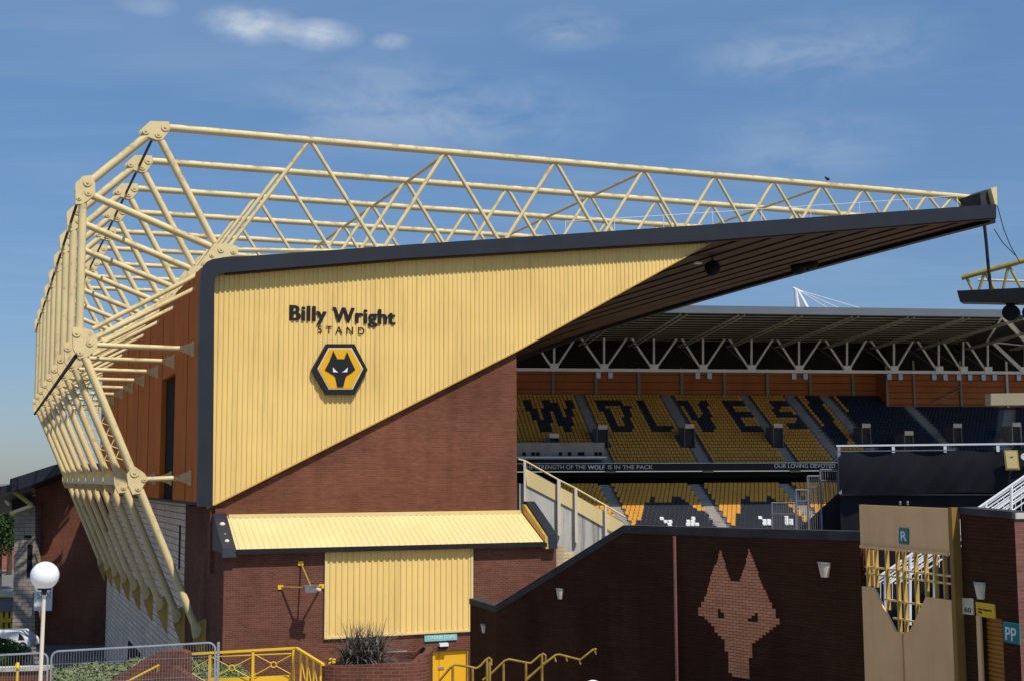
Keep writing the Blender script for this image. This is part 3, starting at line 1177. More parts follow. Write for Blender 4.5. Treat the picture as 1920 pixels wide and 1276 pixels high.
# boxed end of the roof tip
tipb = thing('roof_tip_cabinet', 'ribbed dark box with pale end plate on the tip of the roof', 'cabinet', F.hp(1855, 385, 0.3))
mb = MB(); F.pxpoly(mb, [(1838, 362), (1866, 351), (1866, 384), (1840, 386)], 0.2, 1.6); mb.build('housing', M['coping'], tipb)
mb = MB(); F.pxpoly(mb, [(1858, 353), (1869, 350), (1870, 384), (1866, 385)], -0.1, 0.28); mb.build('end_plate', M['cream'], tipb)
# roof edge safety line
mb = MB()
for i in range(9):
    x = 1060 + i * 92
    u, z = F.hit(x, 400, 1.0)
    z = outer(u) - 0.35
    mb.tube(F.pt(u, 1.0, z), F.pt(u, 1.0, z + 1.1), 0.015, 6)
    if i:
        mb.tube(F.pt(pu, 1.0, pz + 1.08), F.pt(u, 1.0, z + 1.08), 0.012, 6)
    pu, pz = u, z
tag(mb.build('safety_line', M['white']), 'thin white safety line on posts along the roof top', 'safety line')
# bird
mb = MB()
bp_ = F.hp(1552, 336, 1.7)
mb.ball(bp_ + Vector((0, 0, 0.0)), 0.10, 10, 6, 0.8)
mb.ball(bp_ + Vector((-0.10, 0, 0.08)), 0.055, 8, 6)
mb.prism([bp_ + Vector((0.05, -0.03, 0)), bp_ + Vector((0.24, -0.02, -0.05)), bp_ + Vector((0.22, 0.03, -0.03))], (0, 0.03, 0.02))
tag(mb.build('pigeon', M['cable']), 'small dark bird perched on the top chord of the nearest truss', 'bird')

# speakers and floodlights under the soffit
def hung_speaker(px, py, label, r_=0.42, v=10):
    u, z = F.hit(px, py, v)
    z0 = inner(min(u, W0)) - 0.1
    th = thing('hanging_speaker', label, 'speaker', F.pt(u, v, z), 'black speakers hung under the big roof')
    mb = MB(); mb.ball(F.pt(u, v, z), r_, 14, 10); mb.build('drum', M['speaker'], th)
    mb = MB(); mb.tube(F.pt(u, v, z + r_ * 0.9), F.pt(u, v, max(z0, z + r_)), 0.05, 8); mb.build('hanger', M['black'], th)


hung_speaker(1336, 503, 'round black speaker hung mid soffit near the gable point', 0.42, 6)
hung_speaker(1497, 500, 'round black speaker at the front roof edge, left of the pair', 0.5, 14.5)
hung_speaker(1522, 493, 'round black speaker at the front roof edge, right of the pair', 0.42, 13.6)
lamp_ = MB()
F.pxrect(lamp_, 1305, 491, 1317, 494, 5.5, 0.3)
tag(lamp_.build('soffit_light', M['white']), 'small white strip light on the brown soffit', 'light')

# cable from the tip of the roof
fr0 = Frame(0, 64, 0)
mb = MB()
mb.path([F.hp(1845, 415, 1.6), F.hp(1849, 452, 1.6), F.hp(1853, 498, 1.6), F.hp(1858, 545, 1.6)], 0.09, 8)
tag(mb.build('hanging_cable', M['cable']), 'thick dark cable bundle dropping from the roof tip', 'cable')
for pts, lab in (([(1870, 386), (1882, 430), (1894, 460), (1912, 492)], 'thin wire from the roof tip, the longer of two'), ([(1864, 430), (1880, 455), (1905, 480)], 'thin wire near the roof tip, the shorter of two')):
    mb = MB()
    mb.path([F.hp(x, y, 0.6) for x, y in pts], 0.022, 6)
    tag(mb.build('stay_wire', M['cable']), lab, 'wire', 'thin wires at the roof tip')

# camera on three-armed wall bracket
cc = thing('security_camera', 'small camera on a three armed yellow bracket on the lower brick wall', 'security camera', F.hp(562, 1110, VL))
tip = F.hp(584, 1101, VL - 1.0)
for (px, py) in ((564, 1055), (526, 1100), (603, 1098)):
    q = F.hp(px, py, VL)
    mb = MB(); mb.tube(q, tip, 0.035, 8); mb.build('arm', M['brass'], cc)
    mb = MB(); F.pxrect(mb, px - 5, py - 4, px + 5, py + 4, VL - 0.05, 0.048); mb.build('wall_plate', M['yellow'], cc)
mb = MB()
mb.box(tip + Vector((-0.22, -0.15, -0.16)), (0.42, 0.1, 0), (0, 0, 0.2), (-0.05, 0.25, 0))
mb.box(tip + Vector((-0.26, -0.16, 0.05)), (0.50, 0.1, 0), (0, 0, 0.04), (-0.05, 0.3, 0))
mb.build('camera_body', M['galvdull'], cc)
mb = MB(); mb.tube(tip + Vector((0.16, 0, -0.04)), tip + Vector((0.34, 0.05, -0.10)), 0.06, 10); mb.build('lens', M['offwhite'], cc)

# signs over the door
sg = thing('wall_sign', 'long pale teal sign above the yellow door', 'sign', F.hp(826, 1200, VL))
mb = MB(); F.pxpoly(mb, [(796, 1189.5), (857, 1186.5), (857, 1198.5), (796, 1202)], VL - 0.06, 0.055); mb.build('board', M['cyan'], sg)
a0, az = F.hit(802, 1198, VL - 0.07)
a1, _ = F.hit(852, 1198, VL - 0.07)
text_mesh('lettering', 'STADIUM TOURS', M['signtext'], sg, F, a0, a1, az, 0.13, VL - 0.064, 0.01)
sg = thing('wall_sign', 'small square teal notice beside the planter leaves', 'sign', F.hp(756, 1230, VL))
mb = MB(); F.pxpoly(mb, [(718, 1222), (763, 1219), (763, 1232), (718, 1235)], VL - 0.06, 0.055); mb.build('board', M['cyan'], sg)
lg = thing('bulkhead_light', 'white box light over the yellow door', 'light', F.hp(832, 1212, VL))
mb = MB(); F.pxrect(mb, 825, 1205, 841, 1211, VL - 0.2, 0.195); mb.build('diffuser', M['white'], lg)
mb = MB(); F.pxrect(mb, 824, 1211.5, 840, 1216, VL - 0.14, 0.13); mb.build('housing', M['black'], lg)

# ------------------------------------------------------------------ far stand across the pitch
A_ = Frame((1270 - 960) / 2400 * 150, 150.0, 7.5)
far = thing('far_stand', 'two tier gold and black seated stand across the pitch under a grey roof', 'stadium stand', A_.pt(0, 5, 3))
uLft = A_.hit(740, 866, 0)[0]
uRgt = A_.hit(1960, 757, 16)[0]
zf = A_.hit(1270, 868, 0)[1]
NROW = 24
RD, RR = 0.8, 0.405
uBreak = A_.hit(1664, 752, 17)[0]


def nrows(u):
    return 24 if u < uBreak else 20


def terrace(name, fr, u0, u1, v0, z0, rd, rr, n, m_, parent):
    mb = MB()
    prof = []
    for i in range(n):
        prof.append((v0 + i * rd, z0 + i * rr))
        prof.append((v0 + (i + 1) * rd, z0 + i * rr))
    prof.append((v0 + n * rd, z0 + n * rr))
    prof.append((v0 + n * rd, z0 + n * rr - 1.0))
    prof.append((v0 + 0.5, z0 - 0.3))
    prof.append((v0, z0 - 0.3))
    mb.prism([fr.pt(u0, v, z) for v, z in prof], fr.e * (u1 - u0))
    return mb.build(name, m_, parent, smooth=False)


zu0 = zf - 0.55
terrace('upper_terrace', A_, uLft, uBreak, 0.3, zu0, RD, RR, 24, M['terr'], far)
terrace('upper_terrace', A_, uBreak + 0.01, uRgt, 0.3, zu0, RD, RR, 20, M['terr'], far)
ZL0 = A_.hit(1270, 903, -1.0)[1] - 0.25
LRD, LRR = 0.72, 0.30
NL = 24
# lower rows run forward and down
terrace('lower_terrace', A_, uLft, A_.hit(1640, 900, -1)[0], -1.0 - NL * LRD, ZL0 - NL * LRR, LRD, LRR, NL, M['terr'], far)

# barrier with slogan between tiers
mb = MB()
A_.rect(mb, uLft, uRgt, zf - 0.78, zf + 0.0, -0.12, 0.0)
mb.build('balcony_front', M['black'], far)
mb = MB()
A_.rect(mb, uLft, uRgt, zf + 0.003, zf + 0.07, -0.16, 0.04)
mb.build('balcony_rail', M['farsteel'], far)
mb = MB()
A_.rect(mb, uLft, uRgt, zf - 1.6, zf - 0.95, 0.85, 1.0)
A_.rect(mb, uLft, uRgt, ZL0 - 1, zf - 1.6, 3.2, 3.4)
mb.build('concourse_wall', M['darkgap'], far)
for (x0, x1, txt, bold, yb) in ((980, 1098, 'THE STRENGTH OF THE', 0.0, 878.5), (1102, 1134, 'WOLF', 0.03, 878.5), (1140, 1224, 'IS IN THE PACK', 0.0, 878.5), (1452, 1566, 'OUR LOVING DEVOTED', 0.0, 876)):
    a0, z_ = A_.hit(x0, yb, -0.14)
    a1, _ = A_.hit(x1, yb, -0.14)
    text_mesh('slogan_lettering', txt, M['farsteel'], far, A_, a0, a1, z_, 0.46, -0.125, 0.02, bold=bold)

# aisles (lighter concrete strips on the steps) : px at front edge of the tier
aisU = [A_.hit(x, 866, 0)[0] for x in (1146, 1329, 1493)] + [A_.hit(1590, 860, 0)[0], A_.hit(1664, 856, 0)[0], A_.hit(1822, 850, 0)[0]]
aisL = [A_.hit(x, 982, -15)[0] for x in (1186, 1371, 1556)]


def aisle(u, v0, z0, rd, rr, n, w=1.25, parent=far):
    mb = MB()
    prof = []
    for i in range(n):
        prof.append((v0 + i * rd - 0.01, z0 + i * rr + 0.02))
        prof.append((v0 + (i + 1) * rd - 0.01, z0 + i * rr + 0.02))
    prof.append((v0 + n * rd - 0.01, z0 + n * rr + 0.0))
    prof.append((v0 + n * rd + 0.05, z0 + n * rr - 0.5))
    prof.append((v0 + 0.05, z0 - 0.5))
    mb.prism([A_.pt(u - w / 2, v, z) for v, z in prof], A_.e * w)
    mb.build('aisle_steps', M['aisle'], parent, smooth=False)


for u in aisU:
    aisle(u, 0.3, zu0, RD, RR, nrows(u))
for u in aisL:
    aisle(u, -1.0 - NL * LRD, ZL0 - NL * LRR, LRD, LRR, NL)

# vomitory boxes with pale signs
vomU = []
for i, (px, py, w) in enumerate(((1037, 824, 26), (1128, 808, 30), (1291, 806, 28), (1457, 805, 28), (1622, 805, 24), (1702, 819, 24), (1793, 805, 24), (1904, 803, 26))):
    vv = 3.0 if py > 815 else 5.4
    uc, zt_ = A_.hit(px + 2, py - 4, vv)
    wd = w / 16.0 * 0.65
    mb = MB()
    for (a, c) in ((uc - wd / 2 - 0.12, uc - wd / 2), (uc + wd / 2, uc + wd / 2 + 0.12)):
        mb.prism([A_.pt(a, vv, zt_), A_.pt(a, vv, zu0), A_.pt(a, vv + 2.5, zu0), A_.pt(a, vv + 2.6, zt_)], A_.e * (c - a))
    A_.rect(mb, uc - wd / 2 - 0.12, uc + wd / 2 + 0.12, zt_ - 0.02, zt_ + 0.12, vv - 0.02, vv + 2.6)
    bx = mb.build('vomitory', M['terr'] if px < 1880 else M['aisle'], far)
    mb = MB(); A_.rect(mb, uc - wd / 2, uc + wd / 2, zu0 + 0.05, zt_ - 0.03, vv + 0.3, vv + 0.4); mb.build('doorway', M['coping'], bx)
    mb = MB(); A_.rect(mb, uc - 0.55, uc + 0.55, zt_ - 0.02, zt_ + 0.5, vv - 0.1, vv - 0.04); mb.build('block_sign', M['offwhite'], bx)
    vomU.append((uc, vv, wd))

# grey press wall at the left front of the upper tier
ua, ub = A_.hit(860, 845, 0.4)[0], A_.hit(1139, 845, 0.4)[0]
mb = MB()
z1_ = A_.hit(1050, 829, 2.2)[1]
z0_ = A_.hit(1050, 857, 0.9)[1]
A_.rect(mb, ua, ub, z0_ - 0.1, z1_, 2.0, 2.2)
A_.rect(mb, ua, ub, z0_ - 0.2, z0_ - 0.1, 0.9, 2.2)
mb.build('press_wall', M['aisle'], far)
mb = MB(); A_.rect(mb, ua, ub, z0_ - 0.05, z0_ + 0.12, 0.82, 0.9); mb.build('press_rail', M['farsteel'], far)
for px in (983, 1000, 1009, 1051, 1068, 1087, 1093, 1118, 1126):
    mb = MB(); uu = A_.hit(px, 850, 1.9)[0]; A_.rect(mb, uu - 0.18, uu + 0.18, z0_ + 0.25, z0_ + 0.65, 1.9, 1.99); mb.build('press_opening', M['darkgap'], far)

# roof: flat soffit, grey fascia at the front, rafters and purlins
VF, VB = -17.0, 22.0
zfb = A_.hit(1500, 590, VF)[1]
zft = A_.hit(1500, 576, VF)[1]
uRoofR = A_.hit(1886, 585, VF)[0]
uRoofL = A_.hit(700, 585, VF)[0]
mb = MB(); A_.rect(mb, uRoofL, uRoofR, zfb, zft, VF - 0.3, VF); mb.build('roof_fascia', M['farfascia'], far)
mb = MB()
mb.prism([A_.pt(uRoofL, VF + 0.003, zfb + 0.15), A_.pt(uRoofR, VF + 0.003, zfb + 0.15), A_.pt(uRoofR + 60, VB, zfb + 0.1), A_.pt(uRoofL, VB, zfb + 0.1)], (0, 0, 0.35))  # rear right corner pushed out to keep sun off the rear wall
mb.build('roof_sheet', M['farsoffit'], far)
for k in range(13):
    v = VF + 0.6 + k * 2.2
    mb = MB(); A_.rect(mb, uRoofL, uRoofR + (v - VF) * 0.3, zfb + 0.07, zfb + 0.14, v, v + 0.12)
    mb.build('purlin', M['farrafter'], far)
step = (A_.hit(1318, 694, 8)[0] - A_.hit(1132.5, 694, 8)[0]) / 2
gu0 = A_.hit(1132.5, 694, 8)[0]
for k in range(-3, 9):
    u = gu0 + (k + 0.5) * step
    mb = MB()
    mb.bar(A_.pt(u - 0.0, VF + 0.3, zfb - 0.1), A_.pt(u - 0.0, 8, zfb - 0.9), 0.16, 0.16)
    mb.bar(A_.pt(u + 0.7, VF + 0.3, zfb - 0.1), A_.pt(u + 0.7, 8, zfb - 0.9), 0.16, 0.16)
    mb.build('rafter', M['farrafter'], far)
# girder
VG = 8.0
zgt = A_.hit(1400, 629, VG)[1]
zgb = A_.hit(1400, 695, VG)[1]
girder = MB()
A_.rect(girder, uRoofL, A_.hit(1935, 700, VG)[0], zgb - 0.18, zgb + 0.18, VG - 0.2, VG + 0.2)
gm = girder.build('girder_bottom_chord', M['farsteel'], far)
mb = MB(); A_.rect(mb, uRoofL, A_.hit(1852, 630, VG)[0], zgt - 0.08, zgt + 0.08, VG - 0.1, VG + 0.1); mb.build('girder_top_chord', M['farrafter'], far)
nodes = [946, 1039, 1132.5, 1226, 1318, 1409, 1498, 1588, 1676, 1760, 1806, 1852, 1918]
topn = [992, 1084, 1180, 1274, 1363, 1453, 1543, 1627.5, 1716, 1763, 1808, 1852]
for i, x in enumerate(nodes):
    u = A_.hit(x, 694, VG)[0]
    mb = MB(); A_.rect(mb, u - 0.5, u + 0.5, zgb - 0.15, zgb + 0.75, VG - 0.28, VG + 0.28); mb.build('node_plate', M['farsteel'], far)
    ends = [x] + ([topn[i - 1]] if 0 < i <= len(topn) else []) + ([topn[i]] if i <= 8 else [])
    for e_ in ends:
        if x == 1918 and e_ == 1918:
            continue
        ue = A_.hit(e_, 632, VG)[0]
        mb = MB(); mb.tube(A_.pt(u + (0.0 if e_ == x else (0.3 if e_ > x else -0.3)), VG, zgb + 0.3), A_.pt(ue, VG, zgt), 0.14, 6)
        mb.build('girder_web', M['farsteel'], far)
    # raking strut up to the roof behind
    mb = MB(); mb.tube(A_.pt(u - 0.1, VG, zgb + 0.3), A_.pt(u - 1.1, VG + 7, zfb), 0.09, 6); mb.build('raking_strut', M['farrafter'], far)
    if i % 2 == 0 or x > 1700:
        for du in (-0.75, 0.75):
            mb = MB(); A_.rect(mb, u + du - 0.28, u + du + 0.28, zgb - 1.0, zgb - 0.25, VG - 0.3, VG + 0.3); mb.build('floodlight', M['galv'], far)
# end frame of the roof on the right
for (p, q, r_) in (((1880, 592, VF), (1924, 640, 2.0), 0.28), ((1880, 592, VF), (1850, 640, VG), 0.14), ((1852, 632, VG), (1918, 694, VG), 0.2), ((1852, 640, VG), (1925, 648, VG), 0.10), ((1922, 640, VG), (1922, 700, VG), 0.16)):
    mb = MB(); mb.tube(A_.hp(p[0], p[1], p[2]), A_.hp(q[0], q[1], q[2]), r_, 8); mb.build('end_frame', M['farsteel'], far)

# rear wall with posts
vr1, vr2 = 0.3 + 24 * RD, 0.3 + 20 * RD
zr1, zr2 = zu0 + 24 * RR, zu0 + 20 * RR
zwt = A_.hit(1400, 698, 20)[1]
mb = MB()
A_.rect(mb, uLft, uBreak, zr1 - 0.5, zwt, vr1 + 0.6, vr1 + 0.8)
A_.rect(mb, uBreak, uRgt + 22, zr2 - 0.5, zwt, vr2 + 0.6, vr2 + 0.8)
A_.rect(mb, uBreak - 0.2, uBreak - 0.003, zr2 - 0.5, zwt, vr2 + 0.6, vr1 + 0.59)
mb.build('rear_wall', M['rearwall'], far)
mb = MB()
A_.rect(mb, uLft, uRgt + 22, zwt + 0.003, zfb + 0.1, vr1 + 0.6, vr1 + 0.8)
A_.rect(mb, uBreak, uRgt + 22, zwt + 0.003, zfb + 0.1, vr2 + 0.6, vr2 + 0.8)
mb.build('rear_upper_wall', M['farsoffit'], far)
for k in range(14):
    u = A_.hit(1038 + k * 80.5, 720, vr1)[0]
    if u > uBreak - 0.3:
        break
    mb = MB(); A_.rect(mb, u - 0.18, u + 0.18, zr1, zwt + 0.5, vr1 + 0.3, vr1 + 0.5); mb.build('wall_post', M['farrafter'], far)
for x in (1665, 1716, 1804, 1891):
    u = A_.hit(x, 720, vr2)[0]
    mb = MB(); A_.rect(mb, u - 0.14, u + 0.14, zr2, zwt + 1.5, vr2 + 0.3, vr2 + 0.5); mb.build('wall_post', M['farsteel' if x > 1850 else 'farrafter'], far)
for (p, q) in (((1804, 728), (1748, 755)), ((1804, 728), (1760, 705)), ((1891, 752), (1945, 728))):
    mb = MB(); mb.tube(A_.hp(p[0], p[1], vr2), A_.hp(q[0], q[1], vr2), 0.08, 6); mb.build('wall_brace', M['farrafter'], far)
for k in range(3):
    z_ = lerp(zr1, zwt, (k + 0.8) / 3.2)
    mb = MB(); A_.rect(mb, uLft, uBreak, z_, z_ + 0.06, vr1 + 0.56, vr1 + 0.59); mb.build('wall_rail', M['farsoffit'], far)
for k in range(6):
    z_ = lerp(zr2, zwt, (k + 0.5) / 6)
    mb = MB(); A_.rect(mb, uBreak, uRgt + 12, z_, z_ + 0.06, vr2 + 0.56, vr2 + 0.59); mb.build('wall_rail', M['farsoffit'], far)

# aisle near the corner that leans the other way
c0 = A_.hit(1872, 836, 1)[0]
c1_ = A_.hit(1898, 757, 15)[0]
mb = MB()
for i in range(20):
    uu = lerp(c0, c1_, i / 19)
    A_.rect(mb, uu - 0.9, uu + 0.9, zu0 + i * RR - 0.3, zu0 + i * RR + 0.02, 0.29 + i * RD, 0.29 + (i + 1) * RD)
mb.build('aisle_steps', M['aisle'], far, smooth=False)

# ------------------------------------------------------------------ seats
def seat_mesh(name, m_, ang):
    """tip-up seat: curved back and folded pan; origin at floor centre; faces the pitch"""
    me = bpy.data.meshes.new(name)
    bm = bmesh.new()
    def bx(x0, x1, y0, y1, z0, z1, tilt=0.0):
        vs = []
        for x in (x0, x1):
            for y in (y0, y1):
                for z in (z0, z1):
                    vs.append(bm.verts.new((x, y + (z - z0) * tilt, z)))
        for f in ((0, 1, 3, 2), (4, 6, 7, 5), (0, 4, 5, 1), (2, 3, 7, 6), (0, 2, 6, 4), (1, 5, 7, 3)):
            bm.faces.new([vs[i] for i in f])
    bx(-0.205, 0.205, 0.44, 0.48, 0.22, 0.46, 0.25)
    bx(-0.20, 0.20, 0.30, 0.36, 0.12, 0.36, 0.10)
    bm.transform(Matrix.Rotation(ang, 4, 'Z'))
    bmesh.ops.recalc_face_normals(bm, faces=bm.faces)
    bm.to_mesh(me)
    bm.free()
    me.materials.append(m_)
    return me


ang = R(7.5)
SM = {k: seat_mesh('seat_' + k, M['seat' + k], ang) for k in 'yknw'}


def zz(pts, x0, y0, s):
    return [(x0 + x / s, y0 + y / s) for x, y in pts]


def thick(p, q, w):
    """sloped stroke as a horizontal-width parallelogram"""
    return [(p[0] - w / 2, p[1]), (p[0] + w / 2, p[1]), (q[0] + w / 2, q[1]), (q[0] - w / 2, q[1])]


LET = []
Z7 = (960, 540, 3.9875)
for p, q, w in (((98, 835), (262, 1065), 66), ((262, 835), (268, 1065), 62), ((300, 850), (418, 1065), 60), ((440, 835), (428, 1065), 58),
                ((655, 835), (790, 1065), 62), ((855, 870), (880, 1065), 60),
                ((948, 835), (1085, 1065), 62),
                ((1272, 835), (1470, 1065), 64), ((1425, 835), (1500, 1065), 60),
                ((1602, 835), (1745, 1065), 62)):
    LET.append(zz(thick(p, q, w), *Z7))
for q4 in (((640, 835), (800, 835), (860, 878), (660, 878)), ((775, 1018), (900, 1018), (890, 1065), (790, 1065)),
           ((1055, 1018), (1200, 1018), (1200, 1065), (1080, 1065)),
           ((1590, 835), (1735, 835), (1750, 878), (1600, 878)), ((1660, 925), (1810, 925), (1820, 965), (1680, 965)), ((1720, 1018), (1880, 1018), (1895, 1065), (1745, 1065))):
    LET.append(zz(q4, *Z7))
Z3 = (1260, 720, 4.556)
for q4 in (((850, 135), (1000, 135), (1030, 185), (860, 185)), ((850, 150), (910, 150), (950, 260), (880, 240)), ((880, 235), (1090, 245), (1110, 290), (900, 280)),
           ((1060, 250), (1130, 270), (1170, 390), (1100, 385)), ((1000, 335), (1150, 345), (1160, 390), (1020, 388))):
    LET.append(zz(q4, *Z3))
WOLF = [[(1197, 978), (1221, 930), (1226, 928), (1232, 939), (1243, 943), (1260, 943), (1264, 930), (1270, 928), (1283, 936), (1297, 946), (1354, 977), (1380, 1000), (1180, 1000)],
        [(1381, 977), (1398, 928), (1403, 927), (1409, 937), (1418, 940), (1438, 939), (1440, 927), (1446, 928), (1453, 934), (1464, 939), (1480, 948), (1501, 966), (1512, 977), (1520, 1000), (1365, 1000)]]
EYES = [[(1240, 967), (1250, 972), (1266, 978), (1266, 983), (1252, 983), (1242, 975)], [(1298, 965), (1309, 980), (1309, 983), (1289, 983), (1290, 976)],
        [(1423, 964), (1431, 970), (1447, 976), (1447, 982), (1432, 982)], [(1479, 964), (1492, 978), (1492, 981), (1473, 981)]]
navy = [[(1503, 733), (1530, 733), (1598, 836), (1572, 836)], [(1562, 728), (1960, 728), (1960, 880), (1655, 880), (1640, 836)]]


def upper_kind(px, py):
    for q in navy:
        if inside(q, px, py):
            return 'n'
    for q in LET:
        if inside(q, px, py):
            return 'k'
    return 'y'


def lower_kind(px, py):
    for q in EYES:
        if inside(q, px, py):
            return 'w'
    for q in WOLF:
        if inside(q, px, py):
            return 'k'
    return 'y'


seats = []          # (world position, kind, tier)
rs = random.Random(3)
for i in range(24):
    v = 0.3 + i * RD
    z = zu0 + i * RR
    u = uLft + 0.4
    while u < uRgt - 0.3:
        u += 0.5
        if i >= nrows(u):
            continue
        if any(abs(u - a) < 0.86 for a in aisU):
            continue
        if abs(u - lerp(c0, c1_, i / 19)) < 1.15:
            continue
        if any(abs(u - a) < w / 2 + 0.45 and vv - 1.0 < v < vv + 2.4 for a, vv, w in vomU):
            continue
        if u < ub + 0.3 and 0.9 < v < 2.9:
            continue
        p = A_.pt(u, v, z)
        x, y = project(p + Vector((0, 0, 0.3)))
        if x < 820:
            continue
        seats.append((p, upper_kind(x, y), 'u'))
uLr = A_.hit(1622, 900, -1)[0]
for j in range(NL):
    v = -1.0 - (j + 1) * LRD
    z = ZL0 - (j + 1) * LRR
    u = uLft + 0.4 + 0.25 * (j % 2)
    while u < uLr:
        u += 0.5
        if any(abs(u - a) < 0.86 for a in aisL):
            continue
        p = A_.pt(u, v, z)
        x, y = project(p + Vector((0, 0, 0.3)))
        if x < 820 or y > 1000:
            continue
        seats.append((p, lower_kind(x, y), 'l'))

# the 300 that show largest stay individual objects: nearest rows of the lower tier in clear view
def clear(p):
    x, y = project(p + Vector((0, 0, 0.35)))
    return 1192 < x < 1500 and y < 985


cand = [s for s in seats if s[2] == 'l' and clear(s[0])]
cand.sort(key=lambda s: s[0].y)
ind = set(id(s) for s in cand[:300])
lab = {'y': ('old gold tip-up seat low down in the near rows across the pitch', 'gold seats in the lowest visible rows'),
       'k': ('black tip-up seat forming part of a wolf shape in the lowest visible rows', 'black seats in the lowest visible rows'),
       'w': ('white tip-up seat forming part of a wolf eye in the lowest visible rows', 'white seats in the lowest visible rows')}
for s in seats:
    if id(s) in ind:
        o = bpy.data.objects.new('stadium_seat', SM[s[1]])
        COL.objects.link(o)
        o.location = s[0]
        tag(o, lab[s[1]][0], 'seat', lab[s[1]][1])
mb = MB()
mats_ = [M['seaty'], M['seatk'], M['seatn'], M['seatw']]
ki = {'y': 0, 'k': 1, 'n': 2, 'w': 3}
for s in seats:
    if id(s) in ind:
        continue
    me = SM[s[1]]
    k = len(mb.v)
    mb.v += [v_.co + s[0] for v_ in me.vertices]
    for p_ in me.polygons:
        mb.f.append(tuple(i_ + k for i_ in p_.vertices))
        mb.m.append(ki[s[1]])
tag(mb.build('seating', mats_, None, smooth=False, recalc=False), 'thousands of gold, black and navy seats filling both tiers', 'seats', kind='stuff')

# ------------------------------------------------------------------ mast beyond the far roof
MF = Frame(0, 240, 0)
ms = thing('cable_mast', 'white two legged cable mast behind the far roof', 'mast', MF.hp(1502, 640, 0))
for (x0, x1) in ((1492, 1496), (1494, 1515)):
    mb = MB()
    a_ = MF.hp(x0, 543, 0)
    q_ = MF.hp(x1, 582, 0)
    ext = q_ + (q_ - a_) * 6.0
    mb.tube(a_, ext, 0.35, 8, r2=1.3)
    mb.build('leg', M['white'], ms)
mb = MB(); mb.tube(MF.hp(1487, 540, 0), MF.hp(1505, 549, 0), 0.25, 8); mb.build('head', M['white'], ms)
for e_ in ((1600, 574), (1572, 577), (1556, 580)):
    mb = MB(); a_ = MF.hp(1494, 543, 0); q_ = MF.hp(e_[0], e_[1], 0); mb.tube(a_, q_ + (q_ - a_) * 0.6, 0.07, 6); mb.build('stay_cable', M['white'], ms)

# ------------------------------------------------------------------ neighbouring stand roof at the right
RF = Frame(31, 76, -28)
rr = thing('neighbour_roof', 'black edged roof end with yellow truss at the right edge', 'roof', RF.hp(1860, 565, 0))
mb = MB()
mb.prism([RF.hp(1794, 545, 0), RF.hp(1800, 566, 0), RF.hp(2060, 571, 0), RF.hp(2060, 533, 0)], RF.n * 1.2)
mb.build('roof_edge', M['black'], rr)
mb = MB(); mb.tube(RF.hp(1803, 521, 1.0), RF.hp(2040, 456, 1.0), 0.17, 10); mb.build('top_chord', M['olive'], rr)
xs = [1806, 1823, 1838, 1866, 1902, 1935, 1975]
tps = [(1812, 520), (1846, 510), (1891, 497), (1948, 482)]
bts = [(1826, 546), (1868, 545), (1916, 541), (1975, 538)]
seq = [(tps[0], bts[0]), (tps[1], (1834, 546)), (tps[1], bts[1]), (tps[2], (1880, 544)), (tps[2], bts[2]), (tps[3], (1930, 541)), (tps[3], bts[3])]
for p, q in seq:
    mb = MB(); mb.tube(RF.hp(p[0], p[1], 1.0), RF.hp(q[0], q[1] + 3, 1.0), 0.09, 8); mb.build('web_member', M['olive'], rr)
mb = MB(); mb.tube(RF.hp(1834, 525, 6), RF.hp(2040, 531, 6), 0.09, 8); mb.build('handrail', M['offwhite'], rr)
for k, (x, lab_) in enumerate(((1896, 'round black speaker under the right roof edge, fully in frame'), (1934, 'round black speaker cut by the right frame edge'))):
    sp_ = thing('hanging_speaker', lab_, 'speaker', RF.hp(x, 587, 0.8), 'round speakers under the right roof')
    c_ = RF.hp(x, 587, 0.8)
    mb = MB(); mb.tube(c_ - RF.n * 0.35, c_ + RF.n * 0.35, 0.50, 20); mb.build('drum', M['speaker'], sp_)
    mb = MB(); mb.tube(c_ + Vector((-0.2, 0, 0.45)), RF.hp(x - 7, 566, 0.8), 0.09, 8); mb.build('hanger', M['black'], sp_)
bb = thing('beige_girder', 'beige boxed beam entering from the right edge', 'beam', Frame(0, 42, 0).hp(1900, 757, 0))
b42 = Frame(0, 42, 0)
mb = MB(); b42.pxpoly(mb, [(1858, 737), (2060, 733), (2060, 757), (1858, 759)], 0, 0.5); mb.build('beam_box', M['beige'], bb)
mb = MB(); b42.pxpoly(mb, [(2020, 700), (2050, 700), (2050, 1400), (2020, 1400)], 0.52, 0.5); mb.build('post', M['beige'], bb)

# ------------------------------------------------------------------ black sheeted temporary structure
K = Frame(13, 46, -17)
kk = thing('sheeted_platform', 'large black sheeted platform with white guard rail on top', 'platform', K.hp(1700, 1000, 0))
zk0 = 3.0
uk0 = K.hit(1573, 900, 0)[0]
uk1 = K.hit(2080, 900, 0)[0]
zk_t = K.hit(1700, 845, 0)[1]
zk_m = K.hit(1700, 925, 0)[1]
mb = MB()
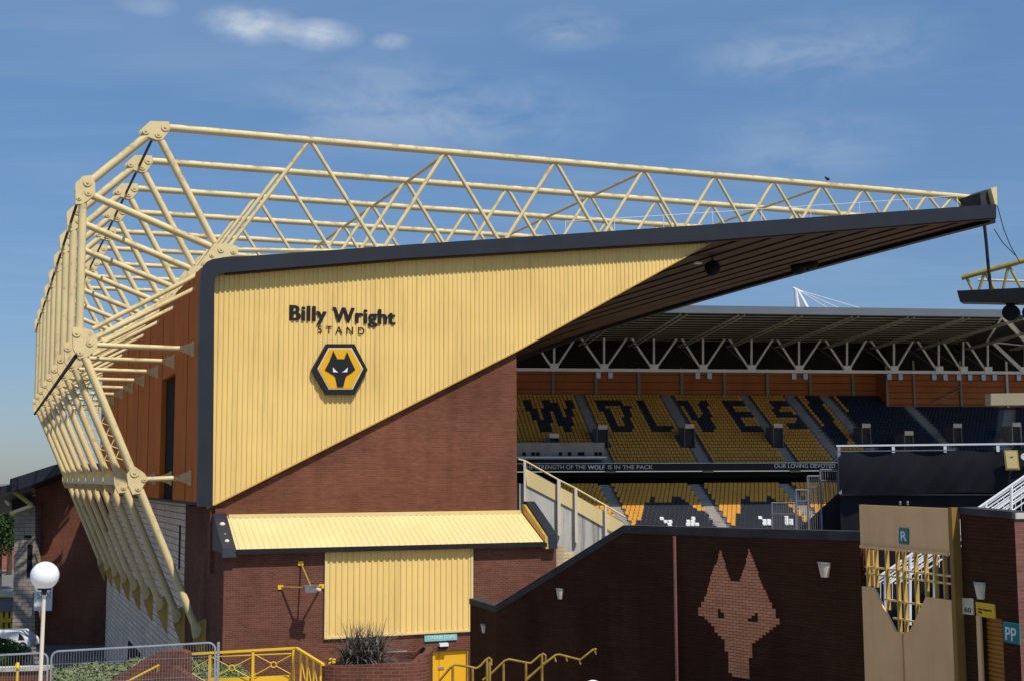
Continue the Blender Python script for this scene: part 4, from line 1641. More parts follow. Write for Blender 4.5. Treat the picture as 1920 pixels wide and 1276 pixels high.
# gently billowing sheet
NX, NZ = 60, 14
grid = []
rb = random.Random(5)
for j in range(NZ + 1):
    fz = j / NZ
    row_ = []
    for i in range(NX + 1):
        fx = i / NX
        u = lerp(uk0, uk1, fx)
        bulge = 0.07 * math.sin(fz * math.pi) + 0.05 * math.sin(fx * 31 + 2 * fz) * (1 - fz) + 0.04 * math.sin(fx * 77 + 9 * fz) * fz
        row_.append(K.pt(u, -bulge, lerp(zk_t, zk_m, fz) - 0.05 * math.sin(fx * 9.4) * fz))
    grid.append(row_)
for j in range(NZ):
    for i in range(NX):
        mb.add([grid[j][i], grid[j][i + 1], grid[j + 1][i + 1], grid[j + 1][i]], [(0, 1, 2, 3)])
mb.build('upper_sheet', M['wrap'], kk, recalc=False)
mb = MB(); K.rect(mb, uk0, uk1, zk0, zk_m + 0.02, 0.25, 9.0); K.rect(mb, uk0 + 0.02, uk1, zk_m + 0.05, zk_t - 0.02, 0.30, 9.0); mb.build('body', M['wrap'], kk)
mb = MB(); K.rect(mb, uk0, uk1, zk_m - 0.05, zk_m - 0.01, 0.12, 0.24); mb.build('ledge', M['galvdull'], kk)
zr_t = K.hit(1700, 832, 0)[1]
mb = MB(); K.rect(mb, uk0 - 0.05, uk1, zr_t - 0.06, zr_t, -0.05, 0.03); mb.build('top_rail', M['white'], kk)
mb = MB(); K.rect(mb, uk0 - 0.05, K.hit(1790, 843, 0)[0], zk_t + 0.0, zk_t + 0.035, -0.05, 0.0); mb.build('lower_rail', M['galvdull'], kk)
for x in (1573, 1675, 1772, 1871, 1960):
    u = K.hit(x, 838, 0)[0]
    mb = MB(); K.rect(mb, u - 0.05, u + 0.05, (zk_m if x == 1573 else zk_t - 0.05), zr_t - 0.062, -0.04, 0.02); mb.build('rail_post', M['white'] if x != 1573 else M['galv'], kk)
# dark stair side on the left
mb = MB(); K.pxpoly(mb, [(1580, 915), (1580, 1060), (1440, 1060), (1500, 989)], 0.6, 1.5); mb.build('stair_side', M['wrap'], kk)
# notice and disc
nb = thing('yellow_notice', 'yellow notice with dark border on the black sheeting', 'notice', K.hp(1897, 878, -0.3))
mb = MB(); K.pxpoly(mb, [(1882, 843), (1908, 843), (1912, 880), (1886, 880)], -0.32, 0.03); mb.build('backing', M['olive'], nb)
mb = MB(); K.pxpoly(mb, [(1884.5, 845), (1906, 845), (1910, 877), (1888.5, 877)], -0.335, 0.012); mb.build('face', M['cladpale'], nb)
mb = MB(); K.pxpoly(mb, [(1894, 855), (1900, 855), (1900, 856.2), (1894, 856.2)], -0.345, 0.009); mb.build('printed_line', M['blacktext'], nb)
mb = MB(); c_ = K.hp(1921, 855, -0.3); mb.tube(c_, c_ + K.n * 0.05, 0.12, 20); tag(mb.build('round_notice', M['white']), 'white round disc beside the yellow notice', 'notice')
for (x, y, w, h) in ((1712, 862, 3, 9), (1721, 862, 3, 9), (1759, 859, 2, 6)):
    pass

# steel access fences between seats and platform
def fence(name, label, fr, v, x0, x1, y0, y1, nb_, m_, r_=0.022, bottom_px=1010):
    th = thing(name, label, 'fence', fr.hp((x0 + x1) / 2, bottom_px, v), 'steel access fences beside the black platform')
    u0, zt1 = fr.hit(x0, y0, v)
    u1, zt2 = fr.hit(x1, y1, v)
    zb_ = fr.hit((x0 + x1) / 2, bottom_px, v)[1]
    mb = MB()
    mb.tube(fr.pt(u0, v, zt1), fr.pt(u1, v, zt2), r_ * 1.7, 8)
    mb.tube(fr.pt(u0, v, zt1), fr.pt(u0, v, zb_), r_ * 1.7, 8)
    mb.tube(fr.pt(u1, v, zt2), fr.pt(u1, v, zb_), r_ * 1.7, 8)
    mb.build('frame', m_, th)
    mb = MB()
    for i in range(1, nb_):
        f = i / nb_
        u = lerp(u0, u1, f)
        mb.tube(fr.pt(u, v, lerp(zt1, zt2, f)), fr.pt(u, v, zb_), r_ * 0.55, 5)
    mb.tube(fr.pt(u0, v, zt1 - 0.4), fr.pt(u1, v, zt2 - 0.4), r_, 6)
    mb.build('bars', m_, th)


fence('steel_fence', 'tall galvanised fence panel against the left end of the black platform', K, 0.9, 1538, 1570, 880, 880, 7, M['galvdull'])
fence('steel_fence', 'second galvanised fence panel, one step lower than the tallest', K, 0.5, 1514, 1538, 892, 892, 6, M['galvdull'])
fence('steel_fence', 'third galvanised fence panel, shorter, below the second', K, 0.3, 1492, 1514, 918, 918, 5, M['galvdull'])
fence('steel_fence', 'low galvanised fence panel, lowest of the four', K, 0.1, 1447, 1491, 942, 942, 10, M['galvdull'], 0.018)

# ------------------------------------------------------------------ concrete stair flank beside the brick corner
S = Frame(F.pt(cr, 2.0, 0).x, F.pt(cr, 2.0, 0).y, 6)
st = thing('stair_flank', 'stained concrete stair side with yellow upper panel and thin rail', 'stair', S.hp(1040, 1000, 0))
mb = MB(); S.pxpoly(mb, [(974, 905), (988, 909), (1080, 957), (1134, 988), (1150, 1000), (1150, 1200), (974, 1200)], 0.0, 1.8); mb.build('concrete_side', M['concrete'], st)
mb = MB(); S.pxpoly(mb, [(985, 877), (1050, 911), (1168, 977), (1175, 1010), (1134, 988), (1080, 957), (988, 909)], -0.06, 0.3); mb.build('yellow_panel', M['cladpale'], st)
rp = [(972, 860), (984, 863), (1048, 899), (1080, 915), (1136, 947), (1172, 968)]
mb = MB(); mb.path([S.hp(x, y, -0.15) for x, y in rp], 0.04, 8); mb.build('handrail', M['cladpale'], st)
for x, y, y2, w in ((984, 863, 950, 0.05), (1048, 899, 1003, 0.07), (1080, 915, 1016, 0.06), (1136, 947, 1003, 0.05)):
    u, z1 = S.hit(x, y, -0.2)
    _, z0 = S.hit(x, y2, -0.2)
    mb = MB(); S.rect(mb, u - w, u + w, z0, z1, -0.2, -0.075); mb.build('rail_post', M['postcream'], st)
cb = MB(); CBF = Frame(F.pt(uBR, VL + 0.25, 0).x, F.pt(uBR, VL + 0.25, 0).y, 6)
CBF.pxpoly(cb, [(1043, 1017), (1092, 1045), (1092, 1300), (1043, 1300)], 0.0, 0.3)
tag(cb.build('cream_wall', M['creambrick']), 'cream block wall between lean-to and dark brick wall', 'wall')

# ------------------------------------------------------------------ dark brick perimeter wall with wolf relief
D = Frame(5.78, 33.0, -51.5)
dw = thing('perimeter_wall', 'dark plum brick wall with sloping left shoulder and a light brick wolf head', 'wall', D.pt(0, 0, 0))
e1 = [(930, 1135), (1170, 985), (1612, 997)]
pts = [D.hit(x, y, 0) for x, y in e1]
mb = MB(); D.poly(mb, [(pts[0][0], 0)] + pts + [(pts[2][0], 0)], 0, 0.34); mb.build('wall_face', M['brickdark'], dw)
mb = MB()
for p, q in zip(pts, pts[1:]):
    D.poly(mb, [(p[0], p[1] - 0.20), (q[0], q[1] - 0.20), (q[0], q[1] + 0.02), (p[0], p[1] + 0.02)], -0.035, 0.38)
mb.build('coping', M['coping'], dw)
# left return
pl0 = D.pt(pts[0][0], 0, 0)
Lr = Frame(pl0.x, pl0.y, 112)
mb = MB()
zret = pts[0][1]
uret = Lr.hit(886, 1137, 0)[0]
mb.prism([Vector((pl0.x, pl0.y, 0)), Vector((pl0.x - 0.9, pl0.y + 2.6, 0)), Vector((pl0.x - 0.6, pl0.y + 2.75, 0)), Vector((pl0.x + 0.3, pl0.y + 0.1, 0))], (0, 0, zret - 0.2))
mb.build('left_return', M['brickdark'], dw)
mb = MB()
mb.prism([Vector((pl0.x - 0.03, pl0.y - 0.02, zret - 0.19)), Vector((pl0.x - 0.93, pl0.y + 2.6, zret - 0.19)), Vector((pl0.x - 0.55, pl0.y + 2.8, zret - 0.19)), Vector((pl0.x + 0.33, pl0.y + 0.1, zret - 0.19))], (0, 0, 0.19))
mb.build('left_coping', M['coping'], dw)
# wolf head laid brick by brick in courses
wz = lambda x, y: (1280 + x / 4.31, 980 + y / 4.31)
wp = [wz(*p) for p in ((308, 205), (345, 330), (385, 455), (470, 462), (510, 340), (540, 215), (600, 370), (640, 490), (700, 610), (792, 808), (700, 860), (600, 960), (560, 975), (545, 1150), (525, 1258), (395, 1235), (370, 1080), (345, 960), (300, 900), (210, 790), (122, 722), (190, 600), (240, 400), (290, 290))]
wu = [D.hit(x, y, 0) for x, y in wp]
we = [[D.hit(*wz(*p), 0) for p in ((283, 685), (285, 758), (350, 758))], [D.hit(*wz(*p), 0) for p in ((526, 792), (600, 722), (600, 800))]]
mb = MB()
H = 0.075
z = math.floor(min(p[1] for p in wu) / H) * H
zcheek = wu[21][1]
while z < max(p[1] for p in wu):
    zc_ = z + H / 2
    xsn = []
    n_ = len(wu)
    for i in range(n_):
        (x1, y1), (x2, y2) = wu[i], wu[(i + 1) % n_]
        if (y1 > zc_) != (y2 > zc_):
            xsn.append((x2 - x1) * (zc_ - y1) / (y2 - y1) + x1)
    xsn.sort()
    for a, c in zip(xsn[::2], xsn[1::2]):
        qz = 0.1125 if zc_ < zcheek else 0.0375
        a = round(a / qz) * qz
        c = round(c / qz) * qz
        segs = [(a, c)]
        for ey in we:
            ex = []
            for i in range(3):
                (x1, y1), (x2, y2) = ey[i], ey[(i + 1) % 3]
                if (y1 > zc_) != (y2 > zc_):
                    ex.append((x2 - x1) * (zc_ - y1) / (y2 - y1) + x1)
            if len(ex) == 2:
                e0, e1_ = min(ex), max(ex)
                ns2 = []
                for (s0, s1) in segs:
                    if e0 > s0 and e1_ < s1:
                        ns2 += [(s0, round(e0 / 0.1125) * 0.1125), (round(e1_ / 0.1125 + 0.3) * 0.1125, s1)]
                    else:
                        ns2.append((s0, s1))
                segs = ns2
        for s0, s1 in segs:
            if s1 - s0 > 0.02:
                D.rect(mb, s0, s1, z, z + H, -0.022, -0.001)
    z += H
mb.build('wolf_relief', M['brickwolf'], dw)
# downpipe
mb = MB(); up, zp = D.hit(1264, 990, -0.08)
mb.tube(D.pt(up, -0.08, 0.2), D.pt(up, -0.08, zp - 0.2), 0.045, 8)
F2 = mb.build('downpipe', M['brickpink'], dw)

wl_i = 0


def wall_light(fr, px, py, w, h, v, label, lit=1):
    th = thing('wall_light', label, 'wall light', fr.hp(px, py + h / 2, v - 0.1), 'half round wall lights')
    u, zc2 = fr.hit(px, py, v)
    _, z1 = fr.hit(px, py - h / 2, v)
    _, z0 = fr.hit(px, py + h / 2, v)
    ww = w
    mb = MB()
    n = 10
    vs = []
    for (z_, s_) in ((z1 - 0.05, 1.0), (z0, 0.62)):
        for i in range(n + 1):
            a_ = math.pi * i / n
            vs.append(fr.pt(u - math.cos(a_) * ww / 2 * s_, v - math.sin(a_) * ww / 2 * s_, z_))
    fs = [tuple(range(n + 1)), tuple(range(2 * n + 1, n, -1))] + [(i, i + n + 1, i + n + 2, i + 1) for i in range(n)] + [(0, n, 2 * n + 1, n + 1)]
    mb.add(vs, fs)
    mb.build('bowl', M['offwhite'], th)
    mb = MB()
    vs = []
    for (z_, s_) in ((z1, 1.08), (z1 - 0.045, 1.08)):
        for i in range(n + 1):
            a_ = math.pi * i / n
            vs.append(fr.pt(u - math.cos(a_) * ww / 2 * s_, v - 0.001 - math.sin(a_) * ww / 2 * s_, z_))
    mb.add(vs, fs)
    mb.build('rim', M['galv'], th)


wall_light(D, 1547, 1067, 0.33, 28, -0.003, 'pale half round wall light right of the brick wolf head')
wall_light(D, 1051, 1112, 0.26, 20, -0.003, 'pale half round wall light on the sloping part of the dark wall')
LRF = Frame(pl0.x, pl0.y, math.degrees(math.atan2(2.6, -0.9)) - 180)
wall_light(LRF, 908, 1177, 0.22, 17, -0.003, 'small pale wall light at the left return of the dark wall')

# ------------------------------------------------------------------ gate R with grille
g0 = D.pt(pts[2][0], 0, 0)
G = Frame(g0.x + 0.05, g0.y - 0.02, -72)
gt = thing('turnstile_gate', 'tall tan steel gate with green letter R plate and shaped yellow grille', 'gate', G.pt(1.8, 0, 0))
gl = lambda x, y: G.hit(x, y, 0)
TL, TR = gl(1615, 945), gl(1783, 952)
OL, OR = gl(1618, 1022), gl(1784, 1036)
uG0, uG1 = TL[0], gl(1783, 1000)[0]
zo_l = OL[1]
mb = MB()
G.poly(mb, [(uG0, OL[1]), (uG1, OR[1]), (uG1, TR[1]), (uG0, TL[1])], -0.06, 0.0)
mb.build('upper_panel', M['tan'], gt)
notch = [gl(1621, 1098), gl(1641, 1100), gl(1683, 1183), gl(1708, 1186), gl(1740, 1118), gl(1786, 1124)]
notch[0] = (uG0, notch[0][1])
notch[-1] = (uG1, notch[-1][1])
mb = MB()
G.poly(mb, [(uG0, 3.4)] + notch + [(uG1, 3.4)], -0.06, 0.0)
mb.build('lower_panel', M['tan'], gt)
mb = MB(); umid = (gl(1694, 1100)[0])
G.rect(mb, umid - 0.012, umid + 0.012, 3.4, notch[2][1] - 0.02, -0.085, -0.062); mb.build('centre_strip', M['ochre'], gt)
# grille: deep fins and rails
zb_of = piece([(p[0], p[1]) for p in notch])
zt_of = piece([(uG0, OL[1]), (uG1, OR[1])])
for x in (1624, 1640, 1660, 1680, 1692, 1714, 1733, 1751, 1768, 1783):
    u = gl(x, 1070)[0]
    mb = MB()
    z0_ = zb_of(u)
    G.rect(mb, u - 0.022, u + 0.022, z0_, zt_of(u) - 0.01, 0.01, 0.10)
    mb.build('grille_fin', M['ochre'], gt)
for y in (1026, 1062, 1075, 1118, 1150):
    zz0 = gl(1625, y)[1]
    sl = (OR[1] - OL[1]) / (uG1 - uG0) * 0.5
    # clip rails to the opening
    us_ = [uG0 + i * (uG1 - uG0) / 60 for i in range(61)]
    ok = [u for u in us_ if zb_of(u) < zz0 + sl * (u - uG0) - 0.02]
    if ok:
        mb = MB()
        a, c = min(ok), max(ok)
        mb.bar(G.pt(a, 0.06, zz0 + sl * (a - uG0)), G.pt(c, 0.06, zz0 + sl * (c - uG0)), 0.05, 0.04)
        mb.build('grille_rail', M['clad'], gt)
mb = MB(); G.pxrect(mb, 1623, 1030, 1638, 1097, 0.15, 0.02); mb.build('infill_plate', M['clad'], gt)
mb = MB()
G.rect(mb, uG0 + 0.02, uG1 - 0.02, zt_of(uG1) - 0.05, zt_of(uG1) + 0.02, -0.10, -0.062)
mb.build('hinge_rail', M['tan'], gt)
# side column
uC1 = G.hit(1801, 1150, 0)[0]
mb = MB(); G.rect(mb, uG1 + 0.003, uG1 + 0.12, 3.4, TR[1] + 0.02, -0.05, 0.145); mb.build('side_column', M['ochreshade'], gt)
mb = MB(); G.rect(mb, uG1 + 0.22, uG1 + 0.32, gl(1800, 965)[1], TR[1] - 0.02, 0.6, 1.2); mb.build('corner_bracket', M['cladpale'], gt)
# R plate
rs_ = thing('letter_plate', 'green plate with letter R on the tan gate', 'sign', G.hp(1693, 1020, -0.07))
mb = MB(); G.pxpoly(mb, [(1685, 988), (1703, 989.5), (1703, 1020), (1685, 1018)], -0.085, 0.02); mb.build('plate', M['teal'], rs_)
a0, az = G.hit(1688.5, 1012, -0.1)
a1 = G.hit(1699.5, 1012, -0.1)[0]
text_mesh('lettering', 'R', M['signtext'], rs_, G, a0, a1, az, G.hit(1694, 995, -0.1)[1] - az, -0.086, 0.008, bold=0.01)
for x in (1691, 1701):
    pass
rl = thing('gate_top_hooks', 'two small grey hooks on top of the tan gate', 'hook', G.hp(1694, 947, -0.03))
for x in (1688, 1702):
    p = G.hp(x, 946, -0.03)
    mb = MB(); mb.tube(p, p + Vector((0, 0, 0.05)), 0.02, 6); mb.ball(p + Vector((0, 0, 0.06)), 0.03, 8, 6); mb.build('hook', M['galvdull'], rl)

# turnstile wall PP
uP0 = uG1 + 0.123
pw = thing('turnstile_wall', 'dark brick wall with turnstile opening beside the tan gate', 'wall', G.pt(uP0 + 1, 0, 0))
uP1 = G.hit(1903, 1000, 0.15)[0]
zP0 = G.hit(1790, 962, 0.15)[1]
zP1 = G.hit(1903, 972, 0.15)[1]
ud0 = G.hit(1840, 1160, 0.15)[0]
ud1, zd = G.hit(1879, 1160, 0.15)
mb = MB()
G.poly(mb, [(uP0, 0), (ud0, 0), (ud0, zP0), (uP0, zP0)], 0.15, 0.5)
G.poly(mb, [(ud0, zd), (ud1, zd), (ud1, lerp(zP0, zP1, 0.7)), (ud0, zP0)], 0.15, 0.5)
G.poly(mb, [(ud1, 0), (uP1, 0), (uP1, zP1), (ud1, lerp(zP0, zP1, 0.7))], 0.15, 0.5)
mb.build('wall_face', M['brickdark'], pw)
mb = MB(); G.poly(mb, [(uP0, zP0 + 0.003), (uP1, zP1 + 0.003), (uP1, zP1 + 0.14), (uP0, zP0 + 0.14)], 0.10, 0.55); mb.build('coping', M['coping'], pw)
mb = MB(); G.rect(mb, ud0 + 0.02, ud1, 0, zd, 0.28, 0.34)
nsl = 40
for i in range(nsl):
    zs_ = zd - 0.09 * (i + 1)
    G.rect(mb, ud0 + 0.02, ud1, zs_ + 0.012, zs_ + 0.075, 0.255, 0.279)
mb.build('roller_shutter', M['shutter'], pw)
mb = MB(); G.rect(mb, ud0 - 0.10, ud0 + 0.019, 0, zd + 0.0, 0.10, 0.149); mb.build('door_frame', M['tan'], pw)
lit = MB()
Q = Frame(G.pt(uP1, 0.15, 0).x, G.pt(uP1, 0.15, 0).y, 15)
Q.rect(lit, 0.003, 6, 0, zP1, 0, 0.35)
lw = thing('lit_wall', 'sunlit pinkish brick wall at the right edge', 'wall', Q.pt(3, 0.1, 0))
lit.build('wall_face', M['brickpink'], lw)
mb = MB(); Q.rect(mb, 0.003, 6, zP1 + 0.003, zP1 + 0.12, -0.04, 0.4); mb.build('coping', M['concrete'], lw)
wall_light(G, 1840, 1106, 0.28, 32, 0.147, 'larger half round wall light above the turnstile door')
for (nm, lab_, poly, m_, txt, tm, box_) in (
        ('number_sign', 'small white sign with green number 60 left of the shutter', [(1803, 1120), (1824, 1121), (1825, 1152), (1805, 1150)], M['offwhite'], '60', M['leaf'], (1809, 1821, 1146, 9)),
        ('notice_sign', 'yellow notice above the orange brown shutter', [(1829, 1127), (1864, 1132), (1866, 1159), (1831, 1154)], M['yellow'], 'Home Supporters\nOnly', M['blacktext'], (1834, 1860, 1142, 4)),
        ('letter_plate', 'green plate with letters PP right of the shutter', [(1880, 1164), (1911, 1169), (1912, 1208), (1882, 1202)], M['teal'], 'PP', M['signtext'], (1886, 1906, 1198, 24))):
    th = thing(nm, lab_, 'sign', G.hp(poly[3][0], poly[3][1], 0.12))
    vv = 0.147 if txt != 'PP' else 0.06
    mb = MB(); G.pxpoly(mb, poly, vv - 0.03, 0.028); mb.build('plate', m_, th)
    a0, az = G.hit(box_[0], box_[2], vv - 0.03)
    a1 = G.hit(box_[1], box_[2], vv - 0.03)[0]
    text_mesh('lettering', txt, tm, th, G, a0, a1, az, G.hit(box_[0], box_[2] - box_[3], vv - 0.03)[1] - az, vv - 0.031, 0.006, bold=0.01)

# white external stair with rails behind the gate
WS = Frame(0, 38, -4)
ws = thing('white_stair', 'white steel stair railings rising to the right behind the gate', 'stair railing', WS.hp(1850, 980, 0))
def wline(x0, y0, x1, y1, r_, v=0.0, nm='rail'):
    mb = MB(); mb.tube(WS.hp(x0, y0, v), WS.hp(x1, y1, v), r_, 8); mb.build(nm, M['white'], ws)
sl = (893 - 962) / 100.0
for k, (x, r_, v) in enumerate(((1820, 0.045, 0), (1836, 0.022, 0), (1846, 0.022, 0), (1858, 0.030, 0), (1874, 0.022, 0), (1890, 0.022, 0), (1826, 0.03, 1.2), (1852, 0.022, 1.2), (1868, 0.022, 1.2))):
    wline(x - 190, 962 - 190 * sl, x + 150, 962 + 150 * sl, r_, v)
for x in (1660, 1706, 1752, 1798, 1848, 1896, 1940):
    yt = 962 + (x - 1820) * sl
    wline(x, yt, x, yt + 130, 0.05, 0.0, 'post')
for i in range(30):
    x = 1640 + i * 11
    yt = 962 + (x - 1820) * sl
    wline(x, yt + 12, x, yt + 60, 0.012, 1.2, 'baluster')

# ------------------------------------------------------------------ foreground on the plaza
PZ = 7.95
# lamp
LF = Frame(0, 20, 0)
cg = LF.hp(84, 1078, 0)
lp = thing('street_lamp', 'white globe lamp on a slim cream post at the lower left', 'street lamp', Vector((cg.x - 0.03, cg.y, PZ)))
mb = MB(); mb.ball(cg, 0.213, 32, 20); mb.build('globe', M['globe'], lp)
mb = MB(); mb.tube(cg - Vector((0, 0, 0.19)), cg - Vector((0, 0, 0.215)), 0.10, 16); mb.tube(cg - Vector((0, 0, 0.216)), cg - Vector((0, 0, 0.29)), 0.05, 12, r2=0.03); mb.build('collar', M['black'], lp)
mb = MB(); mb.tube(Vector((cg.x - 0.03, cg.y, PZ)), cg - Vector((0.0, 0, 0.291)), 0.036, 14, r2=0.028); mb.build('post', M['postcream'], lp)

# crowd barriers
BF = Frame(0, 27, 4)


def barrier(label, x0, y0, x1, y1, v):
    u0, z0_ = BF.hit(x0, y0, v)
    u1, z1_ = BF.hit(x1, y1, v)
    th = thing('crowd_barrier', label, 'crowd barrier', BF.pt((u0 + u1) / 2, v, PZ), 'steel crowd barriers on the plaza')
    zt2 = (z0_ + z1_) / 2
    sl_ = (z1_ - z0_) / (u1 - u0)
    c_ = 0.14
    pts_ = [BF.pt(u0, v, PZ + 0.12), BF.pt(u0, v, z0_ - c_)]
    for i in range(1, 6):
        a_ = math.pi / 2 * i / 6
        pts_.append(BF.pt(u0 + c_ * (1 - math.cos(a_)), v, z0_ - c_ + c_ * math.sin(a_)))
    pts_.append(BF.pt(u0 + c_, v, z0_))
    pts_.append(BF.pt(u1 - c_, v, z1_))
    for i in range(1, 6):
        a_ = math.pi / 2 * (6 - i) / 6
        pts_.append(BF.pt(u1 - c_ * (1 - math.cos(a_)), v, z1_ - c_ + c_ * math.sin(a_)))
    pts_.append(BF.pt(u1, v, z1_ - c_))
    pts_.append(BF.pt(u1, v, PZ + 0.12))
    mb = MB(); mb.path(pts_, 0.021, 8); mb.build('frame', M['galv'], th)
    mb = MB()
    n = int((u1 - u0) / 0.055)
    for i in range(1, n):
        u = lerp(u0, u1, i / n)
        mb.tube(BF.pt(u, v, PZ + 0.2), BF.pt(u, v, lerp(z0_, z1_, i / n) - 0.03), 0.0045, 4)
    for f in (0.15, 0.45, 0.75):
        mb.tube(BF.pt(u0, v, lerp(PZ, zt2, f)), BF.pt(u1, v, lerp(PZ, zt2, f) + (z1_ - z0_) * 0.9), 0.006, 4)
    mb.build('wire_mesh', M['galvdull'], th)
    for f in (0.12, 0.88):
        u = lerp(u0, u1, f)
        mb = MB(); mb.bar(BF.pt(u, v - 0.3, PZ + 0.03), BF.pt(u, v + 0.3, PZ + 0.03), 0.05, 0.04); mb.tube(BF.pt(u, v, PZ + 0.05), BF.pt(u, v, PZ + 0.2), 0.02, 6); mb.build('foot', M['galv'], th)


barrier('mesh crowd barrier at the far left, behind the lamp post', -90, 1231, 90, 1223, 0.0)
barrier('long mesh crowd barrier before the green bank', 97, 1220, 404, 1204, 0.0)
mb = MB(); u_, z_ = BF.hit(409, 1203, 0.05)
BF.rect(mb, u_ - 0.02, u_ + 0.03, PZ + 0.005, z_, 0.05, 0.1)
tag(mb.build('steel_post', M['galv']), 'square galvanised post at the right end of the long crowd barrier', 'post')

# planted bank behind the barrier
GB = Frame(0, 30.7, 0)
gbank = MB()
gx = []
NXb, NYb = 60, 16
def bankz(x, f):
    py = piece([(-20, 1250), (98, 1244), (240, 1231), (330, 1224), (450, 1240), (500, 1262)])(x)
    return py
for j in range(NYb + 1):
    row_ = []
    f = j / NYb
    Y = lerp(28.6, 33.5, f)
    for i in range(NXb + 1):
        px = lerp(94, 520, i / NXb)
        zt2 = 12.6 - (bankz(px, 0) - 896) / 2400 * 33.5
        zf_ = PZ + 0.05
        X = (px - 960) / 2400 * 33.5
        zz_ = lerp(zf_, zt2, min(1, f * 1.15)) + 0.04 * math.sin(X * 5 + Y * 3)
        row_.append(Vector((X, Y, zz_)))
    gx.append(row_)
for j in range(NYb):
    for i in range(NXb):
        gbank.add([gx[j][i], gx[j][i + 1], gx[j + 1][i + 1], gx[j + 1][i]], [(0, 1, 2, 3)])
ncol = len(gbank.f)
rg = random.Random(11)
for k in range(16000):
    j = rg.randrange(NYb)
    i = rg.randrange(NXb)
    p = gx[j][i].lerp(gx[j + 1][i + 1], rg.random())
    p = p + Vector((rg.uniform(-0.08, 0.08), rg.uniform(-0.15, 0.15), rg.uniform(0.0, 0.10)))
    a_ = rg.uniform(0, 6.28)
    s_ = rg.uniform(0.025, 0.06)
    d1 = Vector((math.cos(a_), math.sin(a_), rg.uniform(-0.4, 0.8))) * s_
    d2 = Vector((-math.sin(a_), math.cos(a_), rg.uniform(-0.2, 0.9))) * s_ * 0.6
    gbank.add([p - d1, p + d2, p + d1, p - d2], [(0, 1, 2, 3)])
# earth body below the sheet
tag(gbank.build('planted_bank', M['grass'], None, smooth=False, recalc=False), 'grey green ground cover bank behind the crowd barrier', 'ground cover', kind='stuff')
g = MB()
g.aabb(-12.2, -6.0, 29.35, 33.5, 0.02, 7.6)
tag(g.build('bank_base', M['bricklow']), kind='structure')

# brick stair cheeks in front of the bank
CF = Frame(0, 28.0, 0)
def cheek(label, poly, v, t):
    mb = MB()
    th = thing('stair_cheek', label, 'wall', CF.hp(poly[0][0], poly[0][1], v), 'brick stair cheeks')
    CF.pxpoly(mb, poly, v, t)
    mb.build('brickwork', M['bricklow'], th)
    return th
c1 = cheek('long sloping brick stair cheek before the planted bank', [(180, 1290), (280, 1230), (300, 1222), (338, 1219), (352, 1224), (352, 1300), (180, 1300)], 0.2, 0.35)
c2 = cheek('small pointed brick stair cheek in front of the longer one', [(270, 1300), (285, 1276), (322, 1250), (330, 1251), (372, 1280), (380, 1300)], -0.4, 0.3)
mb = MB(); mb.path([CF.hp(225, 1284, -0.7), CF.hp(290, 1250, -0.7), CF.hp(298, 1246, -0.7)], 0.022, 8)
hr = thing('handrail', 'short yellow handrail on the small brick stair cheek', 'handrail', CF.hp(262, 1284, -0.7))
mb.build('rail', M['yellow'], hr)
mb = MB(); mb.path([CF.hp(295, 1248, -0.7), CF.hp(297, 1254, -0.55), CF.hp(294, 1258, -0.42)], 0.018, 6); mb.build('bracket', M['yellow'], hr)

# yellow railing with crossed braces and rings
YF = Frame(0, 28.6, 0)
yr = thing('ringed_railing', 'yellow railing with crossed braces and small rings, turning at its right end', 'railing', YF.hp(450, 1276, 0))
v_r = 0.4
top_l = YF.hp(305, 1228, v_r); top_r = YF.hp(553, 1214, v_r)
end_r = Frame(0, 27.2, 0).hp(606, 1245, 0)
mb = MB(); mb.bar(top_l, top_r, 0.07, 0.045); mb.build('top_rail', M['yellow'], yr)
mb = MB(); mb.bar(top_r + Vector((0.03, 0, 0)), end_r, 0.07, 0.045); mb.build('top_rail', M['yellow'], yr)
posts_ = [(313, 1229), (394, 1226), (475, 1218), (551, 1214)]
for (x, y) in posts_:
    p = YF.hp(x, y + 1, v_r)
    mb = MB(); mb.bar(Vector((p.x, p.y, PZ - 0.2)), p, 0.07, 0.05, up=(1, 0, 0)); mb.build('post', M['yellow'], yr)
mb = MB(); mb.tube(YF.hp(400, 1230, v_r), YF.hp(549, 1224, v_r), 0.012, 6); mb.build('mid_rail', M['yellow'], yr)
for (a, c, yt, yb_) in ((313, 394, 1235, 1280), (394, 475, 1231, 1271), (475, 551, 1226, 1264)):
    cx, cy = (a + c) / 2, (yt + yb_) / 2
    cpt = YF.hp(cx, cy, v_r)
    ring = [cpt + Vector((math.cos(t_ * math.pi / 8) * 0.06, 0, math.sin(t_ * math.pi / 8) * 0.06)) for t_ in range(17)]
    mb = MB(); mb.path(ring, 0.012, 6); rg_ = mb.build('ring', M['yellow'], yr)
    for (x, y) in ((a + 3, yt), (c - 3, yt), (a + 3, yb_), (c - 3, yb_)):
        p = YF.hp(x, y, v_r)
        d_ = (p - cpt).normalized()
        mb = MB(); mb.tube(cpt + d_ * 0.06, p, 0.009, 6); mb.build('brace', M['yellow'], yr)
for f in (0.18, 0.42, 0.66, 0.92):
    p = (top_r + Vector((0.03, 0, 0))).lerp(end_r, f)
    mb = MB(); mb.bar(Vector((p.x, p.y, PZ - 0.3)), p, 0.05, 0.04, up=(1, 0, 0)); mb.build('post', M['yellow'], yr)
    if f > 0.2:
        mb = MB(); mb.tube(p - Vector((0, 0, 0.75)), pq - Vector((0, 0, 0.12)), 0.010, 6); mb.build('brace', M['yellow'], yr)
    pq = p
mb = MB(); YF.pxpoly(mb, [(392, 1272), (545, 1265), (545, 1300), (392, 1300)], v_r + 0.05, 0.05); mb.build('kick_plate', M['yellow'], yr)

